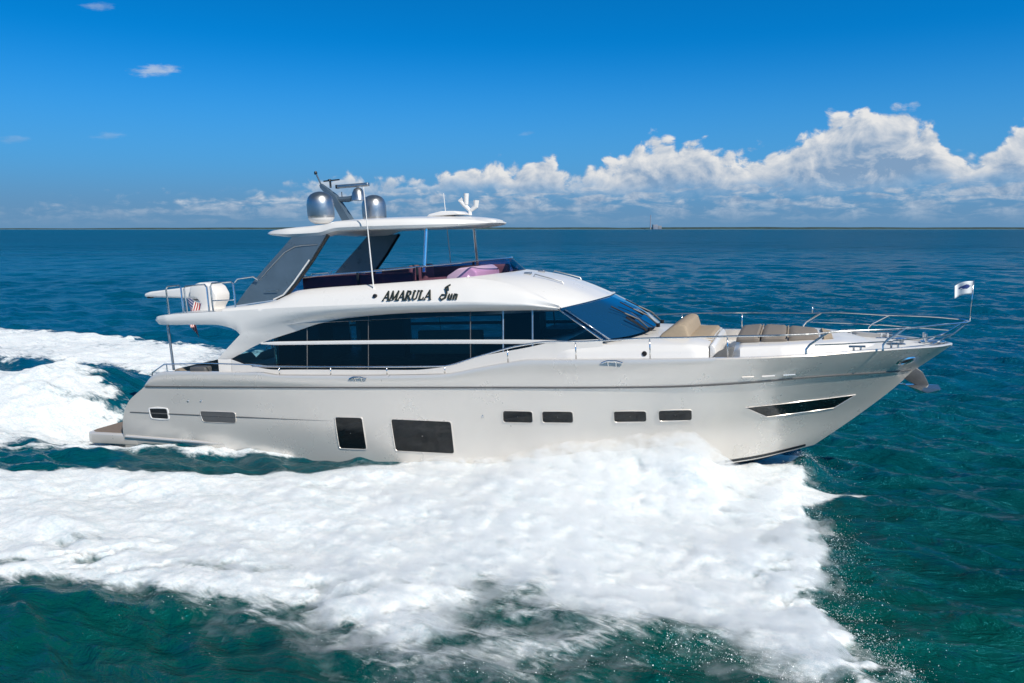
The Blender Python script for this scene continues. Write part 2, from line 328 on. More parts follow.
def sea_fields(x, y, sp):
    """height and foam cover of the water at world x, y (sp: mesh spacing there)"""
    z = np.zeros_like(x)
    g = np.random.default_rng(5)
    for lam in np.geomspace(0.5, 13.0, 64):
        ang = math.radians(-113)+g.normal(0, 0.50); k = 2*math.pi/lam
        amp = 0.0145*lam**0.9/(1+(lam/2.6)**1.15)*(0.6+0.8*g.random()); ph = g.random()*6.28
        w = np.clip(lam/(sp*3.2)-1, 0, 1)
        p = k*(x*math.cos(ang)+y*math.sin(ang))+ph+1.2*(vnoise(x/(lam*3), y/(lam*3), int(lam*100))-0.5)
        z += w*amp*(np.sin(p)+0.30*np.sin(2*p-1.5))
    far = np.hypot(x, y); z *= np.clip(1-(far-250)/900, 0, 1)
    near = (far < 75)
    f = np.zeros_like(x)
    rx, ry = x-BO.x, y-BO.y; l = rx*BA[0]+ry*BA[1]; d = -(rx*BU[0]+ry*BU[1])
    idx = np.where(near)[0]; X, Y, L, D = x[idx], y[idx], l[idx], d[idx]
    wx = (fbm(X*0.9, Y*0.9, 4, 3)-0.5); wy = (fbm(X*0.9, Y*0.9, 4, 8)-0.5)
    fine = fbm(X*2.3, Y*2.3, 4, 21)-0.5
    s1 = sdist(X+0.55*wx, Y+0.55*wy, WASH)
    soft = 0.35+0.9*sstep(13.5, 10.5, Y)*sstep(4.6, 3.0, X)
    # torn patch in the lower middle and streaks in the lower left
    hole = sdist(X+0.9*wx, Y+0.9*wy, [(-0.7, 12.9), (0.6, 12.3), (1.6, 11.5), (2.6, 11.1), (3.2, 10.5), (2.0, 9.0), (-1.6, 9.0), (-1.7, 11.0)])
    rag = (fbm(X*0.75+3, Y*1.0, 5, 41, 0.62)-0.5)*1.35*sstep(2.6, 4.4, X)
    fa = sstep(-soft*0.6, soft, s1+0.9*fine*soft+rag)
    streak = fbm(X*1.1+Y*0.5, Y*2.4-X*0.7, 5, 33, 0.6)
    fa *= 1-sstep(-0.35, 0.75, hole)*(0.62+0.7*(streak-0.5))
    torn = fbm(X*0.9+Y*0.45, Y*1.9-X*0.6, 6, 57, 0.66)
    fa *= 1-0.60*sstep(0.52, 0.70, torn)*sstep(3.2, 0.3, s1)*sstep(18.5, 17.0, Y)
    s2 = sdist(X+1.2*wx, Y+1.2*wy, ROOST); fb = sstep(-0.3, 0.9, s2+1.4*fine)
    fb *= 1-0.75*sstep(0.25, 0.7, vnoise(X*0.25, Y*0.8, 71))*sstep(24.4, 22.0, Y)
    fb *= 1-0.55*sstep(0.50, 0.66, fbm(X*0.5, Y*1.3, 5, 73, 0.62))*sstep(3.5, 0.5, s2)
    s3 = sdist(X+1.6*wx, Y+1.6*wy, FARW); fc = sstep(-0.4, 1.2, s3+2.0*fine)*(0.80+0.7*(fbm(X*0.5, Y*0.35, 4, 90)-0.45))
    s4 = sdist(X+0.25*wx, Y+0.25*wy, SKIRT); fd = sstep(-0.25, 0.35, s4+0.7*fine)*0.92
    fe = sstep(-0.12, 0.25, sdist(X+0.2*wx, Y+0.2*wy, [(5.6, 18.2), (6.9, 17.6), (7.8, 17.15), (7.85, 16.95), (6.9, 16.7), (5.6, 16.2)])+0.16*fine)
    F = np.clip(np.maximum.reduce([fa, fb, fc, fd, fe]), 0, 1)
    f[idx] = F
    # relief
    hd = hull_d(L); H = ridge_h(L); out = D-hd-0.35-0.75*sstep(5.2, 6.4, L)
    fall = 1.2+1.5*sstep(6.0, 2.0, L)
    prof = np.where(out < 0, 1-(0.12+0.6*sstep(5.6, 6.6, L))*np.clip(-out/0.9, 0, 1), np.exp(-(np.clip(out, 0, None)/fall)**1.25))
    prof = np.where(D < -0.2, 0, prof)
    bill = fbm(X*0.8, Y*0.8, 5, 12)-0.5
    lump = fbm(X*2.6, Y*2.6, 5, 14, 0.55)-0.5
    zz = H*prof*(1+0.25*bill)+0.46*np.exp(-((L-8.45)/0.38)**2-((D-0.15)/0.5)**2)
    port = np.exp(-((-D-hd-0.8)/1.6)**2)*0.5*sstep(8, 4, L)*sstep(-14, -4, L); zz += np.where(D < 0, port, 0)
    tex = fbm(X*5.5, Y*6.5, 4, 61, 0.6)-0.5
    zz += fa*(0.08+0.20*bill*sstep(0.0, 1.2, s1)+0.06*lump+0.05*tex)+0.06*np.exp(-((s1-0.7)/0.7)**2)*fa
    zz += np.exp(-((L+16.5)/3.3)**2-((D+0.6)/3.2)**2)*1.05*(1+0.25*bill)+fb*(0.08+0.22*bill+0.10*lump+0.06*tex)*sstep(-0.5, 1.5, s2)
    fc *= 0.55+0.75*sstep(0.30, 0.62, fbm(X*0.30+Y*0.1, Y*0.9-X*0.25, 5, 93, 0.6))*(0.5+0.5*sstep(0.0, 2.5, s3)) 
    zz += fc*(0.06+0.20*bill+0.10*lump)+0.14*np.exp(-((s3-1.0)/1.2)**2)*fc
    zz += fd*(0.10+0.10*lump)
    # hollow the hull leaves alongside and under its stern, and flatten the chop under foam
    zz -= 0.10*np.exp(-((D-hd-0.75)/0.6)**2)*sstep(-1.0, -4.0, L)*(1-F)
    zz -= 0.58*np.exp(-((L+11.9)/2.3)**2)*sstep(3.9, 2.3, np.abs(D))
    zz -= 0.17*sstep(2.8, 0.4, D-hd)*sstep(3.6, 0.5, L)*sstep(-1.0, 0.2, D)
    z[idx] = z[idx]*(1-0.55*F)+zz
    inside = (np.abs(D) < hd-0.25) & (L > -11.4) & (L < 8)
    zi = z[idx]; inside &= np.abs(D) < np.interp(L, [4.5, 5.5, 6.5, 7.3], [9, .9, .25, 0])
    zi[inside] = np.minimum(zi[inside], -0.5); z[idx] = zi
    return z, f

def graded(core0, core1, step, mid0, mid1, lim0, lim1, grow):
    """even spacing in the core, slowly widening to mid, then quickly to the limit"""
    def run(p, end, mid):
        c = []; st = step; sg = 1 if end > p else -1
        while (end-p)*sg > 0: st *= grow if (mid-p)*sg > 0 else 1.07; p += sg*st; c.append(p)
        return c
    c = list(np.arange(core0, core1, step))
    return np.array(run(core0, lim0, mid0)[::-1]+c+run(c[-1], lim1, mid1))
def build_sea():
    gx = graded(-13.0, 12.5, 0.062, -170, 170, -32000, 32000, 1.009); gy = graded(8.2, 24.0, 0.062, 4, 480, -400, 42000, 1.006)
    Xg, Yg = np.meshgrid(gx, gy); n, m = Xg.shape
    dx = np.gradient(gx); dy = np.gradient(gy); sp = np.maximum(dx[None, :], dy[:, None])*np.ones_like(Xg)
    z, f = sea_fields(Xg.ravel(), Yg.ravel(), sp.ravel())
    co = np.stack([Xg.ravel(), Yg.ravel(), z], 1).astype(np.float32)
    ii = np.arange(n*m).reshape(n, m); q = np.stack([ii[:-1, :-1], ii[:-1, 1:], ii[1:, 1:], ii[1:, :-1]], -1).reshape(-1, 4)
    me = bpy.data.meshes.new('water'); me.vertices.add(len(co)); me.vertices.foreach_set('co', co.ravel())
    me.loops.add(q.size); me.loops.foreach_set('vertex_index', q.ravel().astype(np.int32))
    me.polygons.add(len(q)); me.polygons.foreach_set('loop_start', np.arange(0, q.size, 4, dtype=np.int32))
    me.polygons.foreach_set('use_smooth', np.ones(len(q), bool)); me.update(); me.validate()
    a = me.attributes.new('foam', 'FLOAT', 'POINT'); a.data.foreach_set('value', f.astype(np.float32))
    o = bpy.data.objects.new('water', me); col.objects.link(o); o['kind'] = 'structure'
    return o

def streaks(T, pos, ang=-34, along=0.42, across=1.9):
    r = T.add('ShaderNodeVectorRotate', rotation_type='Z_AXIS'); T.put(r.inputs['Vector'], pos); r.inputs['Angle'].default_value = math.radians(-ang)
    return T.vmath('MULTIPLY', r.outputs[0], (along, across, 1.0))
def foam_shader(T, pos):
    """white aerated water: fine grain drawn out along the throw of the spray"""
    fo = T.add('ShaderNodeBsdfPrincipled'); q = streaks(T, pos)
    n = T.math('ADD', T.math('MULTIPLY', T.noise(q, 2.2, 10, 0.78, 0.5), 0.5), T.math('MULTIPLY', T.noise(pos, 15.0, 6, 0.72, 0.4), 0.5))
    T.put(fo.inputs['Base Color'], T.mix(T.mapr(n, 0.38, 0.58), (0.54, 0.63, 0.665), (0.79, 0.81, 0.815)))
    fo.inputs['Roughness'].default_value = 0.9; fo.inputs['Specular IOR Level'].default_value = 0.1
    fo.inputs['Subsurface Weight'].default_value = 1.0; fo.inputs['Subsurface Radius'].default_value = (0.9, 1.0, 1.05); fo.inputs['Subsurface Scale'].default_value = 0.10
    b = T.add('ShaderNodeBump'); b.inputs['Strength'].default_value = 0.45; b.inputs['Distance'].default_value = 0.06
    g = T.math('ADD', T.math('MULTIPLY', T.noise(q, 4.0, 8, 0.72, 0.4), 0.6), T.math('MULTIPLY', T.noise(pos, 22.0, 5, 0.68), 0.4))
    T.put(b.inputs['Height'], g); T.put(fo.inputs['Normal'], b.outputs[0])
    return fo
def water_mat():
    m = bpy.data.materials.new('sea_water'); m.use_nodes = True; T = NT(m.node_tree); T.n.clear()
    tc = T.add('ShaderNodeTexCoord'); pos = tc.outputs['Object']
    p = T.add('ShaderNodeBsdfPrincipled'); p.inputs['IOR'].default_value = 1.333
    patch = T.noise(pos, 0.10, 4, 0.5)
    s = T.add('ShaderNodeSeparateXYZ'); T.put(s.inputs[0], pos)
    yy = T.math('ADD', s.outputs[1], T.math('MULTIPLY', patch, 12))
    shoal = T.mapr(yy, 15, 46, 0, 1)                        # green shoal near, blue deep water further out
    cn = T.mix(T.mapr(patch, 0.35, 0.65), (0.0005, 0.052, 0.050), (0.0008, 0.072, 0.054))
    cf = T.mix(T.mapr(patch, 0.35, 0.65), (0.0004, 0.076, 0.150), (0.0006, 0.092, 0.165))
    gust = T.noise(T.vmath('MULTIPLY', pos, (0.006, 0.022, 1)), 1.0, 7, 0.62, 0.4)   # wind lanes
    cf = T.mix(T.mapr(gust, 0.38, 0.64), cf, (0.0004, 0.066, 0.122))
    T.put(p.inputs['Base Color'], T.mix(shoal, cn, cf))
    T.put(p.inputs['Roughness'], T.mapr(s.outputs[1], 15, 300, 0.13, 0.32))
    T.put(p.inputs['Specular IOR Level'], T.math('MULTIPLY', T.mapr(s.outputs[1], 12, 75, 0.66, 0.24), T.mapr(s.outputs[1], 150, 900, 1.0, 0.55)))   # averaged Fresnel of steep unresolved chop
    rd = T.add('ShaderNodeVectorRotate', rotation_type='Z_AXIS'); T.put(rd.inputs['Vector'], pos); rd.inputs['Angle'].default_value = math.radians(23)
    q = rd.outputs[0]
    r1 = T.noise(T.vmath('MULTIPLY', q, (0.55, 1.5, 1)), 1.9, 7, 0.62, 0.5)
    r2 = T.noise(T.vmath('MULTIPLY', q, (0.60, 1.25, 1)), 0.62, 7, 0.64, 0.8)
    r3 = T.noise(T.vmath('MULTIPLY', q, (0.30, 0.9, 1)), 0.11, 6, 0.62, 0.5)
    p.inputs['Specular Tint'].default_value = (0.06, 0.72, 1.0, 1)
    hgt = T.math('ADD', T.math('MULTIPLY', r1, 0.16), T.math('ADD', T.math('MULTIPLY', r2, 0.42), T.math('MULTIPLY', T.math('MULTIPLY', r3, T.mapr(s.outputs[1], 60, 300)), 8.0)))
    b = T.add('ShaderNodeBump'); b.inputs['Strength'].default_value = 1.0; b.inputs['Distance'].default_value = 1.0
    T.put(b.inputs['Height'], hgt); T.put(p.inputs['Normal'], b.outputs[0])
    at = T.add('ShaderNodeAttribute', attribute_name='foam'); f = at.outputs['Fac']
    st = T.noise(streaks(T, pos, -30, 0.5, 1.7), 3.6, 10, 0.74, 0.6)
    lace = T.noise(T.vmath('MULTIPLY', pos, (1.0, 1.3, 1)), 1.2, 5, 0.6, 1.2)
    tex = T.math('ADD', T.math('MULTIPLY', st, 0.68), T.math('MULTIPLY', lace, 0.32))
    k = T.math('ADD', f, T.math('MULTIPLY', T.math('SUBTRACT', tex, 0.5), T.math('MULTIPLY_ADD', f, -0.7, 2.6)))
    fac = T.math('MULTIPLY', T.mapr(k, 0.20, 0.85), T.mapr(f, 0.0, 0.06))
    fo = foam_shader(T, pos)
    mx = T.add('ShaderNodeMixShader'); T.put(mx.inputs[0], fac); T.put(mx.inputs[1], p.outputs[0]); T.put(mx.inputs[2], fo.outputs[0])
    out = T.add('ShaderNodeOutputMaterial'); T.put(out.inputs[0], mx.outputs[0])
    return m
sea = build_sea(); sea.data.materials.append(water_mat())

# flying spray: a cloud of fine water thrown from the bow, and the drops around it
def build_spray():
    gx = np.arange(-13.5, 9.0, 0.14); gy = np.arange(8.4, 21.6, 0.14); Xg, Yg = np.meshgrid(gx, gy); n, m = Xg.shape
    X, Y = Xg.ravel(), Yg.ravel(); z, f = sea_fields(X, Y, np.full(X.shape, .14))
    rx, ry = X-BO.x, Y-BO.y; L = rx*BA[0]+ry*BA[1]; D = -(rx*BU[0]+ry*BU[1]); hd = hull_d(L)
    s1 = sdist(X, Y, WASH); nz = fbm(X*1.1, Y*1.1, 5, 301, 0.55)
    fr = sstep(-1.0, 1.4, s1+2.2*(nz-.5)*sstep(2.6, 4.4, X)+0.8*(nz-.5))**1.2
    t = (0.07+0.15*ridge_h(L)*np.exp(-((D-hd-0.5)/1.3)**2)+0.17*sstep(-2, 4.5, L))*(0.25+1.5*nz)*fr*(0.30+0.70*sstep(-6.5, -1.0, L))*sstep(9.2, 8.6, L)*sstep(-13.5, -12.5, X)
    t *= 1-0.75*sstep(-0.3, 0.9, sdist(X, Y, [(-0.7, 12.7), (0.6, 12.2), (1.6, 11.4), (2.6, 11.0), (3.2, 10.5), (2.0, 8.0), (-1.6, 8.0), (-1.7, 10.8)]))
    t = np.where((D < hd-0.15) | ((L > 6.7) & (D < hd+0.55)), 0, t)
    keep = (t > 0.006).reshape(n, m); kf = keep[:-1, :-1] & keep[1:, :-1] & keep[:-1, 1:] & keep[1:, 1:]
    ii = np.arange(n*m).reshape(n, m); q = np.stack([ii[:-1, :-1], ii[:-1, 1:], ii[1:, 1:], ii[1:, :-1]], -1)[kf]
    N = n*m; top = np.stack([X, Y, z+t], 1); bot = np.stack([X, Y, z-0.06], 1)
    faces = [tuple(map(int, r)) for r in q]+[tuple(int(v)+N for v in r[::-1]) for r in q]
    cnt = {}
    for r in q:
        for a_, b_ in zip(r, np.roll(r, -1)): cnt[(int(a_), int(b_))] = 1
    for (a_, b_) in list(cnt):
        if (b_, a_) not in cnt: faces.append((b_, a_, a_+N, b_+N))
    V = np.concatenate([top, bot]); used = np.unique(np.concatenate([np.array(f_) for f_ in faces])); mp = -np.ones(2*N, int); mp[used] = np.arange(len(used))
    me = bpy.data.meshes.new('bow_spray'); me.from_pydata(V[used].tolist(), [], [tuple(int(mp[v]) for v in f_) for f_ in faces]); me.update()
    o = bpy.data.objects.new('bow_spray', me); col.objects.link(o); o['kind'] = 'stuff'
    mt = bpy.data.materials.new('spray_mist'); mt.use_nodes = True; T = NT(mt.node_tree); T.n.clear()
    tc = T.add('ShaderNodeTexCoord'); p = tc.outputs['Object']
    nn = T.noise(T.vmath('MULTIPLY', p, (1, 1.2, 1.6)), 2.6, 5, 0.62, 0.4)
    v = T.add('ShaderNodeVolumePrincipled'); v.inputs['Color'].default_value = (0.992, 0.997, 1, 1); v.inputs['Anisotropy'].default_value = 0.2
    T.put(v.inputs['Density'], T.mapr(nn, 0.38, 0.72, 0.0, 7.0))
    out = T.add('ShaderNodeOutputMaterial'); T.put(out.inputs['Volume'], v.outputs[0]); me.materials.append(mt)
    # drops
    g = np.random.default_rng(23); P = []
    edge = [(8.0, 20.6), (7.67, 20.2), (6.98, 18.7), (6.5, 16.8), (6.15, 15.2), (5.35, 13.1), (5.12, 12.2), (5.0, 10.9), (5.0, 9.9), (4.9, 9.2), (4.3, 9.5), (3.7, 10.0), (2.9, 10.7), (2.3, 11.0), (1.9, 10.5), (-1.1, 9.3), (-1.55, 9.95), (-2.4, 11.0), (-3.3, 11.5), (-5.0, 12.0), (-7.8, 13.1), (-10.6, 13.0)]
    w_ = [1.1]*7+[1.6, 2.0, 2.2, 1.8, 1.2, .8, .4, .2, .12, .1, .08, .06, .05, .04]
    for k in range(len(edge)-1):
        (ax, ay), (bx, by) = edge[k], edge[k+1]; ln = math.hypot(bx-ax, by-ay); cN = int(620*ln*w_[k]); tt = g.random(cN)
        nx, ny = -(by-ay)/ln, (bx-ax)/ln; d = g.normal(.06, .22, cN)*(.4+1.3*vnoise(tt*ln*1.7, tt*0, 900+k))+.7*(fbm(tt*ln*.8, tt*0+k*3.3, 4, 77)-.5)+np.where(g.random(cN) < .15, g.exponential(.3, cN), 0); hgt = np.abs(g.normal(0, .07, cN))*np.exp(-np.clip(d, 0, 9)*1.2)
        P.append(np.stack([ax+(bx-ax)*tt+nx*d*np.sign(1), ay+(by-ay)*tt+ny*d, hgt], 1))
    cN = 14000; l_ = g.normal(5.3, 1.5, cN); l_ = l_[(l_ > -1) & (l_ < 7.6)]; cN = len(l_)
    d_ = hull_d(l_)+.25+np.abs(g.normal(0, .9, cN)); hh = ridge_h(l_)*g.exponential(.16, cN)*np.exp(-((d_-hull_d(l_)-.5)/1.2)**2)
    P.append(np.stack([BO.x+l_*BA[0]-d_*BU[0], BO.y+l_*BA[1]-d_*BU[1], hh], 1))
    P = np.concatenate(P); z0, _ = sea_fields(P[:, 0], P[:, 1], np.full(len(P), .14)); P[:, 2] += z0+.01
    r = np.clip(g.lognormal(math.log(.0032), .55, len(P)), .0015, .014)
    tet = np.array([(1, 1, 1), (1, -1, -1), (-1, 1, -1), (-1, -1, 1)])/1.732
    V = (P[:, None, :]+tet[None]*r[:, None, None]*np.array([1.25, 1.25, .8])).reshape(-1, 3)
    F = (np.arange(len(P))[:, None, None]*4+np.array([(0, 1, 2), (0, 3, 1), (0, 2, 3), (1, 3, 2)])[None]).reshape(-1, 3)
    me = bpy.data.meshes.new('spray_drops'); me.from_pydata(V.tolist(), [], F.tolist()); me.update()
    o = bpy.data.objects.new('spray_drops', me); col.objects.link(o); o['kind'] = 'stuff'
    me.materials.append(mat('white_water_drops', (0.86, 0.88, 0.89), 0.6))
build_spray()

# low wooded coast on the horizon with a power station
def build_shore():
    b = MB(); X = np.linspace(-9000, 16000, 700); P = []
    for x in X:
        e = 0.35+0.65*float(fbm(np.array([x/900.0]), np.array([3.0]), 4, 5)[0])
        t = 15.0+26*e
        if x < -2500: t *= max(0.35, 1+(x+2500)/9000)
        if x > 8000: t *= 0.7
        yb = 12000+500*math.sin(x/4000)
        P.append([(x, yb-60, -1), (x, yb-40, 3.0), (x, yb, t*0.8), (x, yb+120, t), (x, yb+600, t*0.7), (x, yb+700, -1)])
    b.grid(np.array(P)); o = b.build('distant_coast', mat('coast_woodland', (0.022, 0.048, 0.045), 0.9, var=0.3, vscale=0.01)); o['kind'] = 'structure'
    s = MB(); P = [[(x, 12000+500*math.sin(x/4000)-70, -0.5), (x, 12000+500*math.sin(x/4000)-64, 4.0+3*float(fbm(np.array([x/500.]), np.array([1.]), 3, 9)[0])), (x, 12000+500*math.sin(x/4000)-40, 3.0)] for x in X]
    s.grid(np.array(P)); o = s.build('beach', mat('pale_beach_sand', (0.10, 0.16, 0.17), 0.9, var=0.15, vscale=0.01)); o['kind'] = 'structure'
    r = empty('power_station', 'tiny grey power station block with one tall chimney on the far coast', 'power station', (2095, 12010, 0))
    MB().box((50, 60, 36), (70, 90, 72), bev=2).build('boiler_house', mat('grey_cladding', (0.22, 0.26, 0.33), 0.7, var=0.1, vscale=0.02), r)
    MB().box((115, 60, 27), (55, 90, 54), bev=2).build('turbine_hall', mat('pale_cladding', (0.20, 0.22, 0.25), 0.7, var=0.1, vscale=0.02), r)
    MB().lathe([(9, 0), (7, 120), (6, 215), (0, 215)], (-18, 60, 0), 16).build('chimney', mat('chimney_concrete', (0.25, 0.28, 0.34), 0.8, var=0.1, vscale=0.02), r)
build_shore()

# ------------------------------------------------------------------ the motor yacht (x forward, y to port, z up in its own frame; running 3 degrees bow-up)
yacht = empty('motor_yacht', 'large white flybridge motor yacht at speed throwing up white spray', 'yacht', BO)
yacht.rotation_euler = (0, -TRIM, -PSI)
Y_M = Matrix.Translation(BO) @ Matrix.Rotation(-PSI, 4, 'Z') @ Matrix.Rotation(-TRIM, 4, 'Y')

LEVELS = []
def level(xa, zx, sb): LEVELS.append((xa, zx[-1][0], pc(zx), pc(sb)))
level(-10.2, [(-11, -.62), (0, -.75), (4, -.78), (6, -.60), (7.2, -.24), (8.0, .04), (8.6, .24)], [(0, .02), (20, .03)])                                             # keel
level(-10.2, [(-11, -.12), (0, -.12), (5, -.08), (7.2, .05), (8.7, .28)], [(0, .03), (.6, .36), (1.5, .85), (2.7, 1.35), (4.2, 1.85), (6.5, 2.32), (9, 2.6), (12, 2.7), (19, 2.62)])   # chine
level(-10.17, [(-11, .8), (0, .82), (5, .86), (9.5, .9)], [(0, .03), (.7, .42), (1.6, .9), (2.8, 1.42), (4.5, 1.98), (7, 2.5), (10, 2.77), (13, 2.83), (20, 2.7)])
level(-9.85, [(-11, 1.5), (0, 1.52), (5, 1.55), (10.33, 1.6)], [(0, .03), (.6, .45), (1.4, .95), (2.4, 1.5), (4, 2.1), (6, 2.55), (8.5, 2.8), (12, 2.88), (20, 2.74)])
level(-9.13, [(-9.5, 2.0), (-3.3, 2.08), (2.2, 2.15), (5.7, 2.18), (7.14, 2.22), (8.7, 2.27), (10.9, 2.16)], [(0, .03), (.5, .52), (1.2, 1.1), (2.2, 1.75), (3.7, 2.36), (5.5, 2.72), (8, 2.88), (13, 2.92), (20, 2.78)])   # rubbing strake
SHEER_Z = [(-9.1, 2.03), (-8.95, 2.18), (-8.72, 2.33), (-8.32, 2.41), (-5.08, 2.43), (-4.5, 2.365), (-3.2, 2.37), (.2, 2.43), (1.15, 2.59), (1.92, 2.72), (2.5, 2.79), (7.15, 2.8), (9.47, 2.82), (10.4, 2.8), (11.65, 2.74)]
level(-9.1, SHEER_Z, [(0, .05), (.35, .55), (.9, 1.02), (1.57, 1.5), (2.3, 1.95), (3.15, 2.36), (4.75, 2.7), (6.4, 2.86), (9.6, 2.95), (16, 2.95), (20.7, 2.8)])
TT = np.concatenate([np.linspace(0, .7, 110), np.linspace(.7, 1, 110)[1:]])
def lev(k, t=TT, dy=0, dz=0):
    xa, xs, fz, fb = LEVELS[k]; x = xa+(xs-xa)*t
    return np.stack([x, -(fb(xs-x)+dy), fz(x)+dz], -1)
def sheer_b(x): return LEVELS[5][3](11.65-np.asarray(x, float))
def sheer_z(x): return LEVELS[5][2](x)

def build_hull():
    b = MB(); L = [lev(k) for k in range(6)]
    rows = []; ks = np.array([1., 2., 3., 4.])
    for v in np.linspace(1, 4, 25):
        w = [float(pchip(ks, np.eye(4)[i])(v)) for i in range(4)]   # smooth blend between the measured levels
        i0 = min(int(v)-1, 2); t = v-1-i0
        def cr(a, b_, c, d): return 0.5*((2*b_)+(-a+c)*t+(2*a-5*b_+4*c-d)*t*t+(-a+3*b_-3*c+d)*t**3)
        g = lambda i: L[1+i] if 0 <= i <= 3 else (2*L[1]-L[2] if i < 0 else 2*L[4]-L[3])
        rows.append(cr(g(i0-1), g(i0), g(i0+1), g(i0+2)))
    for i, r in enumerate(rows): r[:, 1] = np.minimum(r[:, 1], -0.02)
    S = np.array(rows); b.grid(S)
    b.grid(np.array([L[4]*(1-t)+L[5]*t+np.array([0, -0.02*math.sin(math.pi*t), 0]) for t in np.linspace(0, 1, 6)]))
    cap = L[5].copy(); cap[:, 2] += 0.03; cap[:, 1] += 0.015
    cin = L[5].copy(); cin[:, 2] += 0.03; cin[:, 1] = np.minimum(cin[:, 1]+0.13, -0.005)
    cdn = cin.copy(); cdn[:, 2] -= np.interp(cin[:, 0], [-9, -6.9, -6.6, 7.5, 9.0, 11.6], [0.6, 0.6, 0.35, 0.30, 0.14, 0.07])
    b.grid(np.stack([L[5], cap, cin, cdn], 0))
    tr = np.concatenate([[L[0][0]], S[:, 0, :], [L[5][0]]]); tm = tr.copy(); tm[:, 1] = 0
    b.grid(np.stack([tr, tm], 0), smooth=False)
    b.mirror(); return b
def build_bottom():
    b = MB(); K, C_ = lev(0), lev(1); b.grid(np.stack([K, C_], 0)); b.mirror(); return b
hull_mb = build_hull(); hull = hull_mb.build('hull', M_hull, yacht)
build_bottom().build('hull_bottom', M_boot, hull)
HB = BVHTree.FromPolygons([Vector(v) for v in hull_mb.v], hull_mb.f)
def on_hull(x, z, off=0.0, side=-1):
    h = HB.ray_cast(Vector((x, 6*side, z)), Vector((0, -side, 0)))
    if h[0] is None: return Vector((x, side*2.5, z))
    n = h[1] if h[1].y*side > 0 else -h[1]
    return h[0]+n*off

# lines running along the topsides
for s in (-1, 1):
    t = np.linspace(0.003, 0.994, 130); P = lev(4, t); P[:, 1] -= 0.012
    MB().tube([(p[0], -s*p[1], p[2]) for p in P], 0.022, 6).build('rub_rail', M_chrome if False else M_style, hull)
    P = lev(4, t, dz=-0.05); P[:, 1] -= 0.0
    MB().tube([tuple(on_hull(x, 1.235-0.006*(x+9.8), 0.0, s)) for x in np.linspace(-9.8, -3.0, 70)], [0.017]*40+list(np.linspace(0.017, 0.002, 30)), 6).build('style_line', M_style, hull)
    bm_ = MB(); g = []
    for x in np.linspace(4.2, 8.5, 70):
        z1 = float(LEVELS[1][2](x))+0.10; zs = np.linspace(z1, z1-0.07, 4)
        if any(HB.ray_cast(Vector((x, 6*s, z)), Vector((0, -s, 0)))[0] is None for z in zs): continue
        g.append([tuple(on_hull(x, z, 0.006, s)) for z in zs])
    bm_.grid(np.array(g)); bm_.build('boot_stripe', M_boot, hull)
    # three slim cooling slots under the rail
    for x0, x1 in ((7.17, 7.42), (7.58, 7.85), (8.02, 8.27)):
        q = []
        for x in np.linspace(x0, x1, 8):
            q.append([tuple(on_hull(x, 2.365+dz, o, s)) for dz, o in ((-.028, .002), (-.02, .02), (.015, .022), (.026, .002))])
        MB().grid(np.array(q)).build('vent_slot', M_hull, hull)
    for x, z in ((-7.64, 1.62), (-7.19, 1.63), (1.16, 1.42)):
        p = on_hull(x, z, 0.0, s); MB().lathe([(0, .016), (.03, .014), (.038, 0)], p, 12, Vector((0, s, 0))).build('skin_fitting', M_chrome, hull)
    for side_x in np.linspace(-9.9, -8.0, 1):
        P = [tuple(on_hull(x, z, 0.0, s)) for x, z in zip(np.linspace(-10.1, -6.6, 40), np.linspace(.50, .42, 40))]
        MB().tube(P, [0.05]*28+list(np.linspace(0.05, 0.006, 12)), 8).build('spray_rail', M_hull, hull)

def round_poly(c, r, n=6):
    out = []; N = len(c)
    for i in range(N):
        p, a, b = np.array(c[i]), np.array(c[i-1]), np.array(c[(i+1) % N])
        u, v = (a-p), (b-p); lu, lv = np.linalg.norm(u), np.linalg.norm(v); rr = min(r, .4*lu, .4*lv)
        A, B = p+u/lu*rr, p+v/lv*rr
        for t in np.linspace(0, 1, n): out.append(tuple((1-t)**2*A+2*t*(1-t)*p+t*t*B))
    return out
def dense(c, step=0.12):
    out = []
    for i in range(len(c)):
        a, b = np.array(c[i]), np.array(c[(i+1) % len(c)]); k = max(1, int(np.linalg.norm(b-a)/step))
        out += [tuple(a+(b-a)*j/k) for j in range(k)]
    return out
def hull_window(c, r, name, m_pane, s, frame=0.035, depth=0.0, m_frame=None):
    P = dense(round_poly(c, r)); cen = np.mean(P, 0)
    nrm = lambda p: (np.array(p)-cen)/np.linalg.norm(np.array(p)-cen)
    ring = lambda k, o: [tuple(on_hull(*(np.array(p)+nrm(p)*k), o, s)) for p in P]
    fr = MB().grid(np.array([ring(frame, 0.002), ring(frame*.75, 0.016), ring(frame*.2, 0.018), ring(-.004, 0.004)]), closed_v=True).build(name, m_frame or M_hull, yacht)
    pane = MB(); rows = [[tuple(on_hull(*(cen+(np.array(p)-cen)*q), 0.007, s)) for p in P] for q in (1, .75, .5, .25, .02)]
    pane.grid(np.array(rows), closed_v=True); pane.build('window_pane', m_pane, fr)
